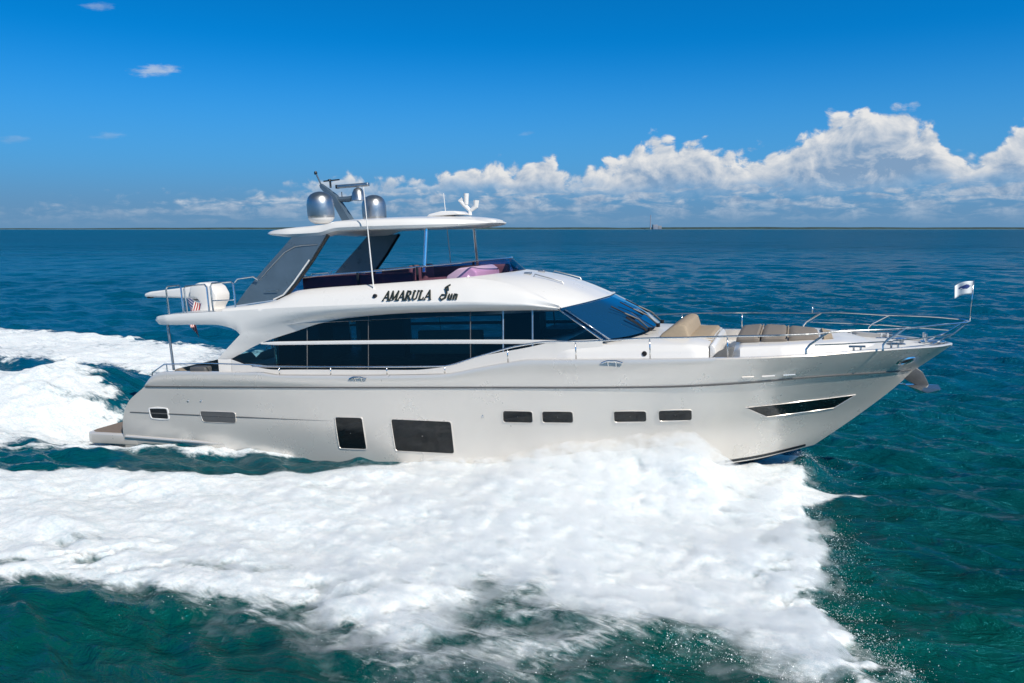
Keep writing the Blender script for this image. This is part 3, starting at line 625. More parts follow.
for s in (-1, 1):
    hull_window([(-9.07, 1.36), (-8.44, 1.37), (-8.42, 1.08), (-9.02, 1.09)], .06, 'mooring_port', M_black, s, 0.06, m_frame=M_white)
    hull_window([(-7.27, 1.34), (-6.06, 1.34), (-6.07, 1.04), (-7.19, 1.04)], .09, 'engine_vent', M_greylouvre, s, 0.018)
    hull_window([(-2.91, 1.30), (-2.13, 1.30), (-2.12, .46), (-2.90, .46)], .07, 'hull_window', M_darkglass, s)
    hull_window([(-1.30, 1.29), (.31, 1.26), (.28, .42), (-1.29, .45)], .07, 'hull_window', M_darkglass, s)
    for x0 in (1.69, 2.65, 4.32, 5.32):
        hull_window([(x0, 1.565), (x0+.72, 1.56), (x0+.69, 1.265), (x0-.03, 1.275)], .07, 'hull_window', M_greylouvre if x0 < 0 else M_darkglass, s, 0.026)
    hull_window([(7.2, 1.56), (8.4, 1.61), (9.59, 1.66), (9.12, 1.34), (7.64, 1.25)], .03, 'bow_window', M_darkglass, s, 0.02)
    # oval hawse-hole with chrome lip high on the bow
    for xh, zh in ((10.62, 2.47),):
        rr = [[tuple(on_hull(xh+k*.17*math.cos(a)+.04*math.sin(a), zh+k*.075*math.sin(a)+.03*math.cos(a), o, s)) for a in np.linspace(0, 2*math.pi, 20)[:-1]] for k, o in ((1.25, .004), (1.1, .03), (.8, .022), (.7, .006))]
        fh = MB().grid(np.array(rr), closed_v=True).build('hawse_hole', M_chrome, yacht)
        MB().grid(np.array([[tuple(on_hull(xh+k*.17*math.cos(a)+.04*math.sin(a), zh+k*.075*math.sin(a)+.03*math.cos(a), .008, s)) for a in np.linspace(0, 2*math.pi, 20)[:-1]] for k in (.72, .4, .02)]), closed_v=True).build('hawse_opening', M_black, fh)

# ---- swim platform
b = MB(); o_ = [(-11.78, -2.3), (-11.72, -2.52), (-11.5, -2.63), (-9.7, -2.68), (-9.7, 2.68), (-11.5, 2.63), (-11.72, 2.52), (-11.78, 2.3)]
pl = b.prism(o_, 0.22, 0.55, 'z', 0.05).build('swim_platform', M_hull, yacht)
MB().prism([(-11.66, -2.25), (-11.6, -2.42), (-11.45, -2.5), (-10.2, -2.54), (-10.2, 2.54), (-11.45, 2.5), (-11.6, 2.42), (-11.66, 2.25)], 0.552, 0.57, 'z').build('teak_decking', M_teak, pl)
for y in (-2.1, -1.2): MB().box((-10.45, y, .63), (.5, .32, .12), bev=.03).build('platform_locker', M_greylouvre, pl)
MB().box((-11.2, -2.606, .33), (.26, .02, .07)).build('platform_vent', M_black, pl)

# ---- weather deck
def build_deck():
    b = MB(); g = []
    for x in np.linspace(-6.6, 11.45, 120):
        w = float(sheer_b(x))-.12; w = max(w, .01)
        dz = float(np.interp(x, [-9, -6.9, -6.6, 7.5, 9.0, 11.6], [.6, .6, .35, .30, .14, .07])); z = float(sheer_z(x))+.03-dz+.004
        g.append([(x, y*w, z+.06*(1-y*y)) for y in np.linspace(-1, 1, 13)])
    b.grid(np.array(g)); return b
deck = build_deck().build('foredeck', M_deck, yacht)
# aft cockpit well: sole, far side coloured dark for its shadow, settee, transom gate
ck = MB(); ck.box((-7.2, 0, 1.62), (4.2, 5.2, .06)); ck = ck.build('cockpit_sole', M_teak, yacht)
st = MB().prism([(-9.0, 1.66), (-9.05, 2.30), (-8.85, 2.36), (-8.62, 2.12), (-8.15, 2.08), (-8.1, 1.66)], -1.7, 1.7, 'y', .05).build('cockpit_settee', M_taupe, yacht)
for s in (-1, 1):
    MB().prism([(-9.1, 2.0), (-8.7, 2.30), (-8.0, 2.5), (-6.75, 2.88), (-6.75, 2.0)], s*2.05-.06, s*2.05+.06, 'y', .02).build('bulwark_shade_panel', M_greylouvre if s > 0 else M_hull, yacht) if s > 0 else None  # far bulwark drawn in dark grey to carry the shadow inside it
    MB().box((-7.35, s*2.5, 2.3), (.55, .30, .5), bev=.05).build('stair_block', M_greylouvre, yacht)
MB().box((-5.2, 0, 2.9), (.03, 3.9, 1.5)).build('aft_glass_door', M_darkglass, yacht)
for s in (-1, 1):
    for k in (-1.8, 0, 1.8): pass
    MB().box((-5.2, s*1.95, 2.9), (.07, .10, 1.5), bev=.01).build('door_frame', M_chrome, yacht)

# ---- deckhouse sides and flybridge moulding
wall_y = lambda z: 2.36-.14*(np.asarray(z)-2.4)
plan = lambda x: np.interp(x, [2.0, 3.0, 4.0, 5.0], [0, .02, .10, .3])      # the house narrows forward
W_TOP = pc([(-6.44, 2.73), (-5.47, 3.15), (-4.25, 3.49), (-3.61, 3.66), (-2.66, 3.80), (-.46, 3.90), (2.0, 3.90), (3.0, 3.88), (3.4, 3.60), (4.02, 3.20)])
W_BOT = pc([(-6.44, 2.72), (-5.91, 2.57), (-4.95, 2.44), (-4.24, 2.45), (-.91, 2.46), (-.07, 2.53), (.92, 2.79), (2.17, 3.01), (2.88, 3.14), (3.3, 3.17), (4.02, 3.19)])
CREASE = pc([(-8.94, 3.85), (-8.78, 3.94), (-8.45, 4.0), (-5.9, 4.09), (-3.5, 4.15), (0, 4.18), (2.0, 4.12), (3.02, 3.95)])
COAM = pc([(-6.4, 4.12), (-4.95, 4.31), (-4.6, 4.45), (-4.25, 4.55), (-2.15, 4.64), (-.4, 4.70), (.5, 4.735)])
BELT = pc([(-5.95, 3.42), (-5.75, 3.52), (-5.2, 3.66), (-4, 3.84), (-2.66, 3.95), (-.5, 4.01), (2, 4.0), (3.02, 3.92)])
UNDER = pc([(-8.94, 3.83), (-8.84, 3.77), (-8.62, 3.73), (-6.78, 3.71), (-6.27, 3.63), (-6.05, 3.53), (-5.95, 3.42)])
def wrow(f, xs, inset=0.0): return np.array([(x, -(float(wall_y(f(x)))-float(plan(x))-inset), float(f(x))) for x in xs])
belt_y = lambda x: np.interp(x, [-8.7, -5.95, -4, 0, 2, 3.02], [2.52, 2.47, 2.44, 2.42, 2.36, 2.16])
crease_y = lambda x: np.interp(x, [-8.94, -8.72, -8.35, -4, 1, 2.2, 3.02], [2.30, 2.48, 2.56, 2.56, 2.50, 2.38, 2.15])
coam_y = lambda x: np.interp(x, [-6.4, -4.9, -.4, .5], [2.20, 2.04, 2.0, 1.90])
def blend(A, B, n, bulge=0.0, dirn=(0, -1, 0)):
    return np.array([A*(1-t)+B*t+np.array(dirn)*bulge*math.sin(math.pi*t) for t in np.linspace(0, 1, n)])
ROOF_EDGE = [(.5, -1.90, 4.735), (1.3, -1.93, 4.63), (2.1, -2.02, 4.42), (2.7, -2.11, 4.15), (3.02, -2.15, 3.95)]
WS_TOP = [(3.02, -2.15, 3.93), (3.26, -1.86, 3.97), (3.50, -1.45, 4.01), (3.67, -.95, 4.04), (3.76, 0, 4.05)]
WS_BOT = [(3.98, -2.13, 3.17), (4.42, -1.82, 3.19), (4.74, -1.35, 3.22), (4.90, -.85, 3.26), (4.98, 0, 3.28)]
def curve3(pts, n):
    P = np.array(pts, float); s = np.concatenate([[0], np.cumsum(np.linalg.norm(np.diff(P, axis=0), axis=1))]); s /= s[-1]
    u = np.linspace(0, 1, n); return np.stack([pchip(s, P[:, k])(u) for k in range(3)], -1)
def full(c):                                                                    # starboard half -> both halves
    m = c[:-1][::-1].copy(); m[:, 1] *= -1; return np.concatenate([c, m])
def build_cabin():
    b = MB()
    # sill below the windows down to the deck
    xs = np.linspace(-6.44, 4.02, 90); A = wrow(W_BOT, xs); B = A.copy(); B[:, 2] = 2.05; B[:, 1] -= .03
    b.grid(np.stack([B, A], 0))
    b.grid(np.array([[(-6.8, -2.42, 1.7), (-6.8, -2.42, 2.75)], [(-6.44, -2.40, 1.7), (-6.44, -float(wall_y(2.72)), 2.725)]]), smooth=False)
    # pillar and belt above the windows
    n = 120; u = np.linspace(0, 1, n)
    xa = np.interp(u, [0, .3, 1], [-6.44, -4.9, 3.02]); A = wrow(W_TOP, xa)
    out = curve3([(-6.8, -2.42, 2.75), (-6.5, -2.43, 3.0), (-5.95, -2.47, 3.42)], 37)
    xb = np.linspace(-5.95, 3.02, n-36)[1:]; Bq = np.array([(x, -float(belt_y(x)), float(BELT(x))) for x in xb]); B = np.concatenate([out, Bq])
    b.grid(blend(A, B, 6, 0.012))
    xc = np.linspace(-5.95, 3.02, 90); Bb = np.array([(x, -float(belt_y(x)), float(BELT(x))) for x in xc]); Cc = np.array([(x, -float(crease_y(x)), float(CREASE(x))) for x in xc])
    b.grid(blend(Bb, Cc, 8, 0.035))
    xo = np.linspace(-8.94, -5.95, 50); U = np.array([(x, -float(crease_y(x))+.05, float(UNDER(x))) for x in xo]); U[-1] = Bb[0]; U[-6:, 1] = np.linspace(U[-6, 1], Bb[0, 1], 6); Co = np.array([(x, -float(crease_y(x)), float(CREASE(x))) for x in xo])
    b.grid(blend(U, Co, 8, 0.035))
    ed = np.concatenate([out, U[::-1][1:12]]); ei = ed.copy(); ei[:, 1] = -1.95; b.grid(np.stack([ed, ei], 0))
    # coaming face up to the flybridge screen
    xd = np.linspace(-6.4, .5, 80); D = np.array([(x, -float(coam_y(x)), float(COAM(x))) for x in xd])
    xe = np.linspace(-6.4, 3.02, 80); E = np.array([(x, -float(crease_y(x)), float(CREASE(x))) for x in xe])
    re = curve3(ROOF_EDGE, 22); D2 = np.concatenate([D, re[1:]]); s = np.linspace(0, 1, len(D2)); xe = np.interp(s, [0, .78, 1], [-6.4, .6, 3.02])
    E = np.array([(x, -float(crease_y(x)), float(CREASE(x))) for x in xe]); E[-1] = D2[-1]
    b.grid(blend(E, D2, 12, 0.075, (0, -.75, .65)))
    # coaming cap and inner wall
    I = D.copy(); I[:, 1] += .14; J = I.copy(); J[:, 2] = 4.03
    b.grid(np.stack([D, I, J], 0))
    # aft end of the flybridge deck edge
    e = np.array([Co[0], U[0]]); em = e.copy(); em[:, 1] = 0; b.grid(np.stack([e, em], 0))
    b.mirror()
    # roof ahead of the flybridge screen
    P = full(curve3([(.5, -1.90, 4.735), (.88, -1.55, 4.755), (1.18, -1.0, 4.775), (1.34, 0, 4.78)], 16)); Q = full(curve3(WS_TOP, 16)); R_ = []
    for t in np.linspace(0, 1, 22):
        row = P*(1-t)+Q*t; e0 = curve3(ROOF_EDGE, 22)[int(round(t*21))]; lin = P[0]*(1-t)+Q[0]*t
        row = row+np.array([0, 0, .13*math.sin(math.pi*t)])
        w = np.clip(np.abs(row[:, 1])/abs(row[0, 1]), 0, 1)**6
        de = e0-row[0]; row[:, 2] += w*de[2]; row[:, 0] += w*de[0]; row[:, 1] += np.sign(row[:, 1])*(-de[1])*w; R_.append(row)
    b.grid(np.array(R_))
    # flybridge sole and the soffit of its aft overhang
    b.grid(np.array([[(x, y*(float(crease_y(x))-.06), float(CREASE(x))+.005) for y in np.linspace(-1, 1, 5)] for x in np.linspace(-8.88, -5.9, 16)]))
    b.grid(np.array([[(x, y*2.05, 4.03) for y in (-1, 1)] for x in (-6.3, .9)]))
    b.grid(np.array([[(x, y*(float(crease_y(x))-.06), float(UNDER(x))) for y in np.linspace(-1, 1, 5)] for x in np.linspace(-8.88, -6.3, 12)]))
    b.grid(np.array([[(-6.3, y*2.45, 3.63), (3.0, y*2.05, 3.86)] for y in (-1, 1)]))
    return b
cabin_mb = build_cabin(); cabin = cabin_mb.build('deckhouse', M_white, yacht, recalc=False)
CB = BVHTree.FromPolygons([Vector(v) for v in cabin_mb.v], cabin_mb.f)

# windows: each pane its own sheet of tinted glass set into the side
DIV = [-6.42, -4.0, -2.15, .71, 1.57, 2.32, 4.0]
for s in (-1, 1):
    for x0, x1 in zip(DIV[:-1], DIV[1:]):
        xs = np.linspace(x0+.012, x1-.012, 26); T_ = wrow(W_TOP, xs, .03); B_ = wrow(W_BOT, xs, .03)
        g = blend(B_, T_, 5); g[..., 1] *= -s
        MB().grid(g).build('window_pane', M_cabglass, yacht)
    for x, w in ((-4.0, .028), (-2.15, .022), (.71, .025), (1.57, .045), (2.32, .045)):
        z0, z1 = float(W_BOT(x)), float(W_TOP(x)); p = lambda z: (x, s*(float(wall_y(z))-float(plan(x))-.02), z)
        MB().tube([p(z0), p((z0+z1)/2), p(z1)], w/2, 6).build('mullion', M_style if w < .04 else M_silver, yacht)
    xs = np.linspace(-5.46, 2.92, 60); mid = np.array([(x, float(wall_y(3.15))-float(plan(x))+.006, 3.145+.02*math.sin((x+5.5)/8.4*math.pi)) for x in xs])
    hw = np.interp(xs, [-5.46, -5.0, 2.0, 2.92], [.02, .045, .05, .035])
    sec = np.stack([mid+np.stack([0*xs, dy+0*xs, hw*k], -1) for dy, k in ((-.06, -1), (.0, -1), (.012, 0), (.0, 1), (-.06, 1))], 0); sec[..., 1] *= s
    MB().grid(sec).build('window_trim', M_white, yacht)
    # A-pillar: bright strips with a dark glazed wedge between
    a0, a1 = np.array([2.98, 2.165, 3.9]), np.array([4.0, 2.16, 3.175])
    for k, m_ in ((0.0, M_chrome), (.16, M_chrome)):
        MB().tube([(a0[0]+k, s*(a0[1]+.005-.04*k), a0[2]+.01), (a1[0]+k*1.3, s*(a1[1]+.0-.15*k), a1[2])], .017, 6).build('pillar_trim', m_, yacht)
    MB().grid(np.array([[(2.98, s*2.155, 3.92), (3.99, s*2.15, 3.17)], [(3.15, s*2.10, 3.95), (4.22, s*2.06, 3.17)]])).build('pillar_panel', M_wsglass, yacht)

# windscreen
A = full(curve3(WS_TOP, 18)); B = full(curve3(WS_BOT, 18))
ws = MB().grid(np.array([A*(1-t)+B*t+np.array([.045, 0, .05])*math.sin(math.pi*t) for t in np.linspace(0, 1, 12)])).build('windscreen', M_wsglass, yacht)
for s in (-1, 1):
    for k in (.0,):
        MB().tube([(p[0]+.01, s*p[1], p[2]+.02) for p in curve3(WS_TOP, 14)], .02, 6).build('windscreen_header', M_white, ws)
def wiper(ya, xa, za, yb, xb, zb):
    m_ = MB(); m_.tube([(xa, ya, za), ((xa+xb)/2+.03, (ya+yb)/2, (za+zb)/2+.05), (xb, yb, zb)], .022, 6)
    m_.tube([(xb+.22, yb+.12, zb-.17), (xb, yb, zb), (xb-.30, yb-.16, zb+.19)], .017, 6); m_.tube([(xa, ya, za-.04), (xa, ya, za+.05)], .05, 8)
    return m_.build('wiper', M_black, ws)
wiper(-.95, 4.93, 3.27, -1.12, 4.36, 3.69); wiper(-.25, 5.02, 3.29, -.42, 4.44, 3.73); wiper(.55, 5.0, 3.29, .38, 4.42, 3.73)
MB().tube([(4.88, -1.1, 3.27), (4.62, -1.3, 3.50), (4.45, -1.4, 3.62)], .03, 6).build('wiper', M_black, ws)

# saloon inside, dim behind the tint
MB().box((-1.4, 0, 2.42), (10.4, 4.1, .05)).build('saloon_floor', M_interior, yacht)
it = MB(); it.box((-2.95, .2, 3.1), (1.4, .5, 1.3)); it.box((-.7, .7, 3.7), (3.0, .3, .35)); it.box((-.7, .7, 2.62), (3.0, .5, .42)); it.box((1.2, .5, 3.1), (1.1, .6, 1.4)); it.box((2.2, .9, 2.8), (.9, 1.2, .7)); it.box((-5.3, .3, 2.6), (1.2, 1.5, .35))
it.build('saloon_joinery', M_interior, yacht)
sf = MB(); sf.box((-1.0, .1, 2.72), (2.0, .7, .35), bev=.06); sf.box((-1.0, .42, 2.98), (2.0, .18, .34), bev=.05); sf.build('saloon_sofa', M_beige, yacht)
MB().box((-4.5, 1.6, 2.95), (.5, .06, .9), bev=.02).build('saloon_curtain', M_deck, yacht)
MB().prism([(3.0, 2.5), (3.0, 3.1), (3.9, 3.2), (4.4, 3.12), (4.4, 2.5)], -1.8, 1.8, 'y', .03).build('helm_dash', M_interior, yacht)

# ---- foredeck trunk, sunpad plinth
def build_trunk():
    b = MB(); g = []
    for x in np.linspace(1.8, 6.42, 50):
        w = float(np.interp(x, [1.8, 3.2, 4, 5.5, 6.1, 6.42], [2.10, 2.29, 2.24, 2.14, 2.08, 1.95])); zt = float(np.interp(x, [1.8, 2.6, 3.6, 4.6, 6.0, 6.42], [2.85, 2.98, 3.06, 3.09, 3.04, 2.98]))
        g.append([(x, y, z) for y, z in ((-w-.05, 2.3), (-w-.04, 2.62), (-w, 2.70), (-w+.01, 2.86), (-w+.05, 2.93), (-w+.10, zt-.03), (-w+.18, zt), (-1.2, zt+.05), (0, zt+.07))])
    g = np.array(g); b.grid(g); e = g[-1].copy(); e2 = e.copy(); e2[:, 2] = 2.3; b.grid(np.stack([e, e2], 0)); b.mirror(); return b
build_trunk().build('coachroof', M_white, yacht)
def build_plinth():
    b = MB(); g = []
    for x in np.concatenate([[6.93], np.linspace(6.98, 10.1, 50)]):
        w = float(np.interp(x, [6.93, 7.1, 8.0, 8.8, 9.4, 9.9, 10.1], [1.85, 1.98, 1.86, 1.60, 1.15, .6, .3])); zt = float(np.interp(x, [6.93, 7.1, 8.6, 9.3, 9.8, 10.1], [2.84, 2.96, 2.99, 2.96, 2.86, 2.76])); lo = 2.4
        g.append([(x, y, z) for y, z in ((-w-.05, lo), (-w-.02, 2.70), (-w+.03, zt-.06), (-w+.08, zt-.015), (-w+.16, zt), (-w*.4, zt+.015), (0, zt+.02))])
    g = np.array(g); b.grid(g); e = g[0].copy(); e2 = e.copy(); e2[:, 2] = 2.4; b.grid(np.stack([e, e2], 0)); b.mirror(); return b
build_plinth().build('sunpad_plinth', M_white, yacht)
MB().prism([(6.44, 2.5), (6.44, 3.0), (6.5, 3.02), (6.56, 2.94), (6.64, 2.5)], -1.9, 1.2, 'y', .02).build('sofa_plinth', M_white, yacht)
MB().lathe([(0, .012), (.05, .01), (.06, 0)], (5.0, -2.18, 2.85), 14, Vector((0, -1, 0))).build('courtesy_light', M_black, yacht)

# ---- flybridge: tinted screen, console, seating
xs = np.linspace(-4.72, .42, 60)
F_B = np.concatenate([np.array([(x, -float(coam_y(x))+.05, float(COAM(x))) for x in xs]), curve3([(.50, -1.84, 4.735), (.88, -1.50, 4.76), (1.16, -.95, 4.785), (1.31, 0, 4.79)], 16)])
FT = pc([(-4.72, 4.47), (-4.5, 4.80), (-4.29, 4.87), (-1.97, 4.98), (-.4, 5.06), (.42, 5.10)])
F_T = np.concatenate([np.array([(x-.02, -float(coam_y(x))+.11, float(FT(x))) for x in xs]), curve3([(.40, -1.76, 5.10), (.62, -1.42, 5.12), (.80, -.85, 5.12), (.88, 0, 5.12)], 16)])
F_B, F_T = full(F_B), full(F_T)
fs = MB().grid(np.array([F_B*(1-t)+F_T*t for t in (0, .35, .7, 1)])).build('flybridge_screen', M_purple, yacht)
MB().tube([tuple(p) for p in F_T], .022, 6).build('screen_rail', M_chrome, fs)
for s in (-1, 1):
    for x in (-2.5, -.78): MB().box((x, s*(float(coam_y(x))-.09), (float(COAM(x))+float(FT(x)))/2), (.07, .03, float(FT(x)-COAM(x))), bev=.008).build('screen_post', M_black, fs)
MB().prism([(-.25, 4.05), (-.25, 4.75), (.1, 4.95), (.45, 4.98), (.62, 4.85), (.7, 4.05)], -1.35, .35, 'y', .06).build('flybridge_console', M_white, yacht)
MB().prism([(-.2, 4.79), (.1, 4.97), (.14, 4.99), (-.16, 4.81)], -1.2, 0, 'y', .008).build('instrument_panel', M_black, yacht)
for y in (-1.15, -.35):
    hs_ = MB(); hs_.box((-.95, y, 4.45), (.5, .55, .5), bev=.09); hs_.box((-1.22, y, 4.80), (.16, .55, .55), bev=.07); hs_.build('helm_seat', M_brown, yacht)
sv = MB(); sv.box((-2.9, -1.5, 4.35), (2.6, .6, .45), bev=.08); sv.box((-2.6, -1.80, 4.66), (3.3, .16, .5), bev=.06); sv.build('flybridge_settee', M_brown, yacht)
sv = MB(); sv.box((-1.6, 1.5, 4.35), (3.8, .6, .45), bev=.08); sv.box((-1.7, 1.80, 4.68), (4.2, .16, .5), bev=.06); sv.build('flybridge_settee', M_brown, yacht)
MB().box((-3.3, .3, 4.35), (1.1, .9, .6), bev=.04).build('wet_bar', M_taupe, yacht)

# ---- hardtop on raked arches and slim poles
HT = pc([(-5.55, 6.15), (-5.0, 6.21), (-3.55, 6.26), (-3.1, 6.33), (-1.86, 6.32), (-.5, 6.27), (.4, 6.19), (.82, 6.10)])
HBm = pc([(-5.55, 6.11), (-5.1, 6.04), (-4.38, 5.96), (-3.57, 5.94), (-2.95, 6.05), (-.3, 6.0), (.6, 6.03), (.82, 6.07)])
HW = pc([(-5.55, 1.25), (-5.45, 1.55), (-5.1, 1.84), (-4.4, 2.0), (-2.2, 2.0), (-1.2, 1.93), (-.4, 1.76), (.2, 1.45), (.6, 1.05), (.82, .55)])
g = []
for x in np.linspace(-5.55, .82, 80):
    w, zt, zb = float(HW(x)), float(HT(x)), float(HBm(x)); h = zt-zb
    prof = [(-w, zb+.35*h), (-w+.02, zb+.62*h), (-w+.10, zb+.90*h), (-w+.28, zt), (-w*.5, zt+.045), (0, zt+.06), (w*.5, zt+.045), (w-.28, zt), (w-.10, zb+.90*h), (w-.02, zb+.62*h), (w, zb+.35*h), (w-.05, zb+.08*h), (w-.22, zb), (w*.72, zb+.0), (w*.66, zb+min(.035, .25*h)), (0, zb+min(.04, .28*h)), (-w*.66, zb+min(.035, .25*h)), (-w*.72, zb+.0), (-w+.22, zb), (-w+.05, zb+.08*h)]
    g.append([(x, y, z) for y, z in prof])
b = MB().grid(np.array(g), closed_v=True)
n_ = 20; b.f += [tuple(range(n_)), tuple(range(79*n_, 80*n_))[::-1]]; b.sm += [False, False]
ht = b.build('hardtop', M_white, yacht)
MB().prism([(-1.0, 6.33), (-.9, 6.40), (-.55, 6.46), (-.15, 6.44), (.0, 6.34)], -.75, .15, 'y', .03).build('roof_hatch', M_white, ht)
for s in (-1, 1):
    arch = [(-6.25, 4.20), (-5.85, 4.62), (-5.2, 5.20), (-4.7, 5.62), (-4.3, 5.97), (-3.25, 5.97), (-3.75, 5.35), (-4.3, 4.75), (-4.62, 4.45), (-4.95, 4.33)]
    lean = lambda p: 2.02+.18*(5.97-p[1])/1.75*.4
    b = MB(); o0 = [(p[0], s*(lean(p)-.10), p[1]) for p in arch]; o1 = [(p[0], s*(lean(p)+.08), p[1]) for p in arch]; n_ = len(arch)
    b.add(o0+o1, [tuple(range(n_)), tuple(range(n_, 2*n_))[::-1]]+[(i, (i+1) % n_, n_+(i+1) % n_, n_+i) for i in range(n_)], False)
    ar = b.build('hardtop_arch', M_greypanel, yacht)
    q = [(-5.42, 4.86), (-5.0, 5.22), (-4.55, 5.58), (-4.22, 5.72), (-3.95, 5.74), (-3.52, 5.74)]
    MB().tube([(p[0], s*(lean(p)+.088), p[1]) for p in q], [.006, .018, .022, .022, .022, .014], 6).build('arch_accent', M_silver, ar)
    q = arch[5:10]; MB().tube([(p[0]+.01, s*(lean(p)-.01), p[1]) for p in q], .05, 6).build('arch_edge', M_black, ar)
    MB().tube([(p[0]-.05, s*(lean(p)+.075), p[1]) for p in q[1:]], .022, 6).build('arch_lip', M_white, ar)
    MB().box((-5.0, s*2.22, 4.58), (.42, .012, .02)).build('arch_badge', M_silver, ar)
    MB().tube([(-.62, s*1.84, 4.9), (-.58, s*1.62, 6.08)], .045, 10).build('hardtop_pole', M_chrome, yacht)

# satellite domes, mast with radar, horns, whips
def dome(x, y):
    r = MB().lathe([(0, .0), (.20, 0), (.30, .06), (.345, .12), (.36, .22), (.365, .50), (.352, .60), (.315, .70), (.25, .775), (.15, .825), (.06, .845), (0, .848)], (x, y, 6.32), 36).build('satellite_dome', M_silver, yacht)
    MB().lathe([(0, -.02), (.17, -.02), (.205, .0), (.30, .055), (.343, .115), (.352, .14)], (x, y, 6.315), 32).build('dome_base', M_white, r)
dome(-3.86, -1.3); dome(-3.66, 1.3)
mast = MB(); mast.tube([(-3.78, 0, 6.36), (-4.20, 0, 7.08), (-4.58, 0, 7.42), (-4.62, 0, 7.48)], [.17, .13, .08, .05], 4)
mast.tube([(-4.60, 0, 7.45), (-4.76, 0, 7.82)], .025, 8); mast.tube([(-4.2, 0, 7.02), (-3.75, 0, 7.0), (-3.35, 0, 7.06)], [.07, .085, .06], 8)
mast = mast.build('radar_mast', M_greypanel, yacht)
MB().lathe([(0, -.03), (.04, -.03), (.05, .02), (.03, .06), (0, .07)], (-4.76, 0, 7.80), 10).build('masthead_light', M_black, mast)
wv = MB(); wv.tube([(-4.52, 0, 7.56), (-4.05, .1, 7.58)], .02, 6); wv.tube([(-4.30, 0, 7.36), (-4.30, 0, 7.56)], .03, 6); wv.lathe([(0, 0), (.06, .0), (.05, .05), (0, .06)], (-4.32, 0, 7.55), 10)
wv.build('wind_sensor', M_black, mast)
MB().tube([(-3.95, 0, 7.05), (-3.95, 0, 7.22)], .012, 6).build('short_aerial', M_black, mast)
MB().lathe([(0, 0), (.21, .0), (.20, .06), (.165, .22), (.11, .32), (.03, .36), (0, .36)], (-3.42, 0, 6.95), 24).build('radar_pedestal', M_silver, mast)
sc_ = MB(); sc_.box((-3.55, -.03, 7.37), (1.02, .13, .10), bev=.03); sc_ = sc_.build('radar_scanner', M_silver, mast)
MB().box((-4.06, -.03, 7.37), (.06, .14, .11), bev=.015).build('scanner_cap', M_black, sc_)
hn = MB(); hn.tube([(-.02, 0, 6.33), (-.02, 0, 6.45)], .05, 8); hn.tube([(.0, 0, 6.44), (-.18, 0, 6.62), (-.30, 0, 6.74)], [.05, .065, .045], 8)
hn.tube([(-.12, 0, 6.62), (-.10, 0, 6.92)], [.06, .075], 10); hn.tube([(0, 0, 6.46), (.16, 0, 6.56), (.18, 0, 6.72)], [.05, .07, .085], 8); hn.tube([(-.32, 0, 6.72), (-.22, 0, 6.78)], .05, 8)
hn.build('horn_and_searchlight', M_white, ht)
MB().tube([(-1.89, -2.20, 4.38), (-1.90, -2.2, 4.50), (-1.99, -2.2, 7.12)], [.035, .02, .011], 8).build('whip_antenna', M_white, yacht)
MB().tube([(-1.55, 2.0, 4.8), (-1.56, 2.0, 5.1), (-1.66, 2.0, 7.12)], [.035, .02, .011], 8).build('whip_antenna', M_white, yacht)
MB().lathe([(0, .06), (.05, .05), (.06, 0)], tuple(CB.ray_cast(Vector((-1.75, -6, 4.36)), Vector((0, 1, 0)))[0]), 12, Vector((0, -1, .3)).normalized()).build('side_light', M_black, yacht)

# ---- ship's name in raised dark letters on the flybridge side
GLYPH = {   # strokes (x0,y0,x1,y1,thickness) on a unit-high body
 'A': (.86, [(.06, 0, .42, 1, .07), (.44, 1, .80, 0, .17), (.18, .34, .66, .34, .06), (-.02, 0, .18, 0, .06), (.62, 0, .92, 0, .06)]),
 'M': (1.08, [(.10, 0, .14, 1, .07), (.16, 1, .52, .08, .17), (.54, .08, .90, 1, .07), (.92, 1, .92, 0, .18), (-.02, 0, .24, 0, .06), (.78, 0, 1.08, 0, .06)]),
 'R': (.84, [(.16, 0, .16, 1, .17), (.10, .97, .50, .97, .07), (.58, .90, .62, .66, .16), (.16, .50, .52, .50, .07), (.40, .48, .76, 0, .16), (.02, 0, .34, 0, .06), (.62, 0, .86, 0, .06)]),
 'U': (.86, [(.16, 1, .16, .22, .17), (.20, .16, .40, .02, .12), (.40, .02, .62, .14, .09), (.68, .20, .68, 1, .08), (.02, 1, .32, 1, .06), (.56, 1, .82, 1, .06)]),
 'L': (.74, [(.16, 0, .16, 1, .17), (.04, .98, .32, .98, .06), (.06, .02, .62, .02, .07), (.62, .02, .66, .26, .07)]),
 'S': (.80, [(.70, .86, .48, 1.22, .08), (.48, 1.22, .28, 1.06, .08), (.28, 1.06, .62, .62, .14), (.62, .62, .60, .18, .14), (.60, .18, .26, -.02, .12), (.26, -.02, .00, .20, .10), (.00, .20, .16, .46, .08), (.16, .46, .44, .44, .07), (.48, 1.22, .66, 1.34, .05)]),
 'u': (.50, [(.08, .48, .08, .08, .12), (.10, .04, .30, .04, .09), (.36, .48, .36, 0, .12)]),
 'n': (.50, [(.08, .48, .08, 0, .12), (.12, .44, .30, .44, .09), (.36, .42, .36, 0, .12)]),
}
def on_cabin(x, z, off, side=-1):
    h = CB.ray_cast(Vector((x, 6*side, z)), Vector((0, -side, 0)))
    if h[0] is None: return Vector((x, 2.2*side, z))
    n = h[1] if h[1].y*side > 0 else -h[1]
    return h[0]+n*off
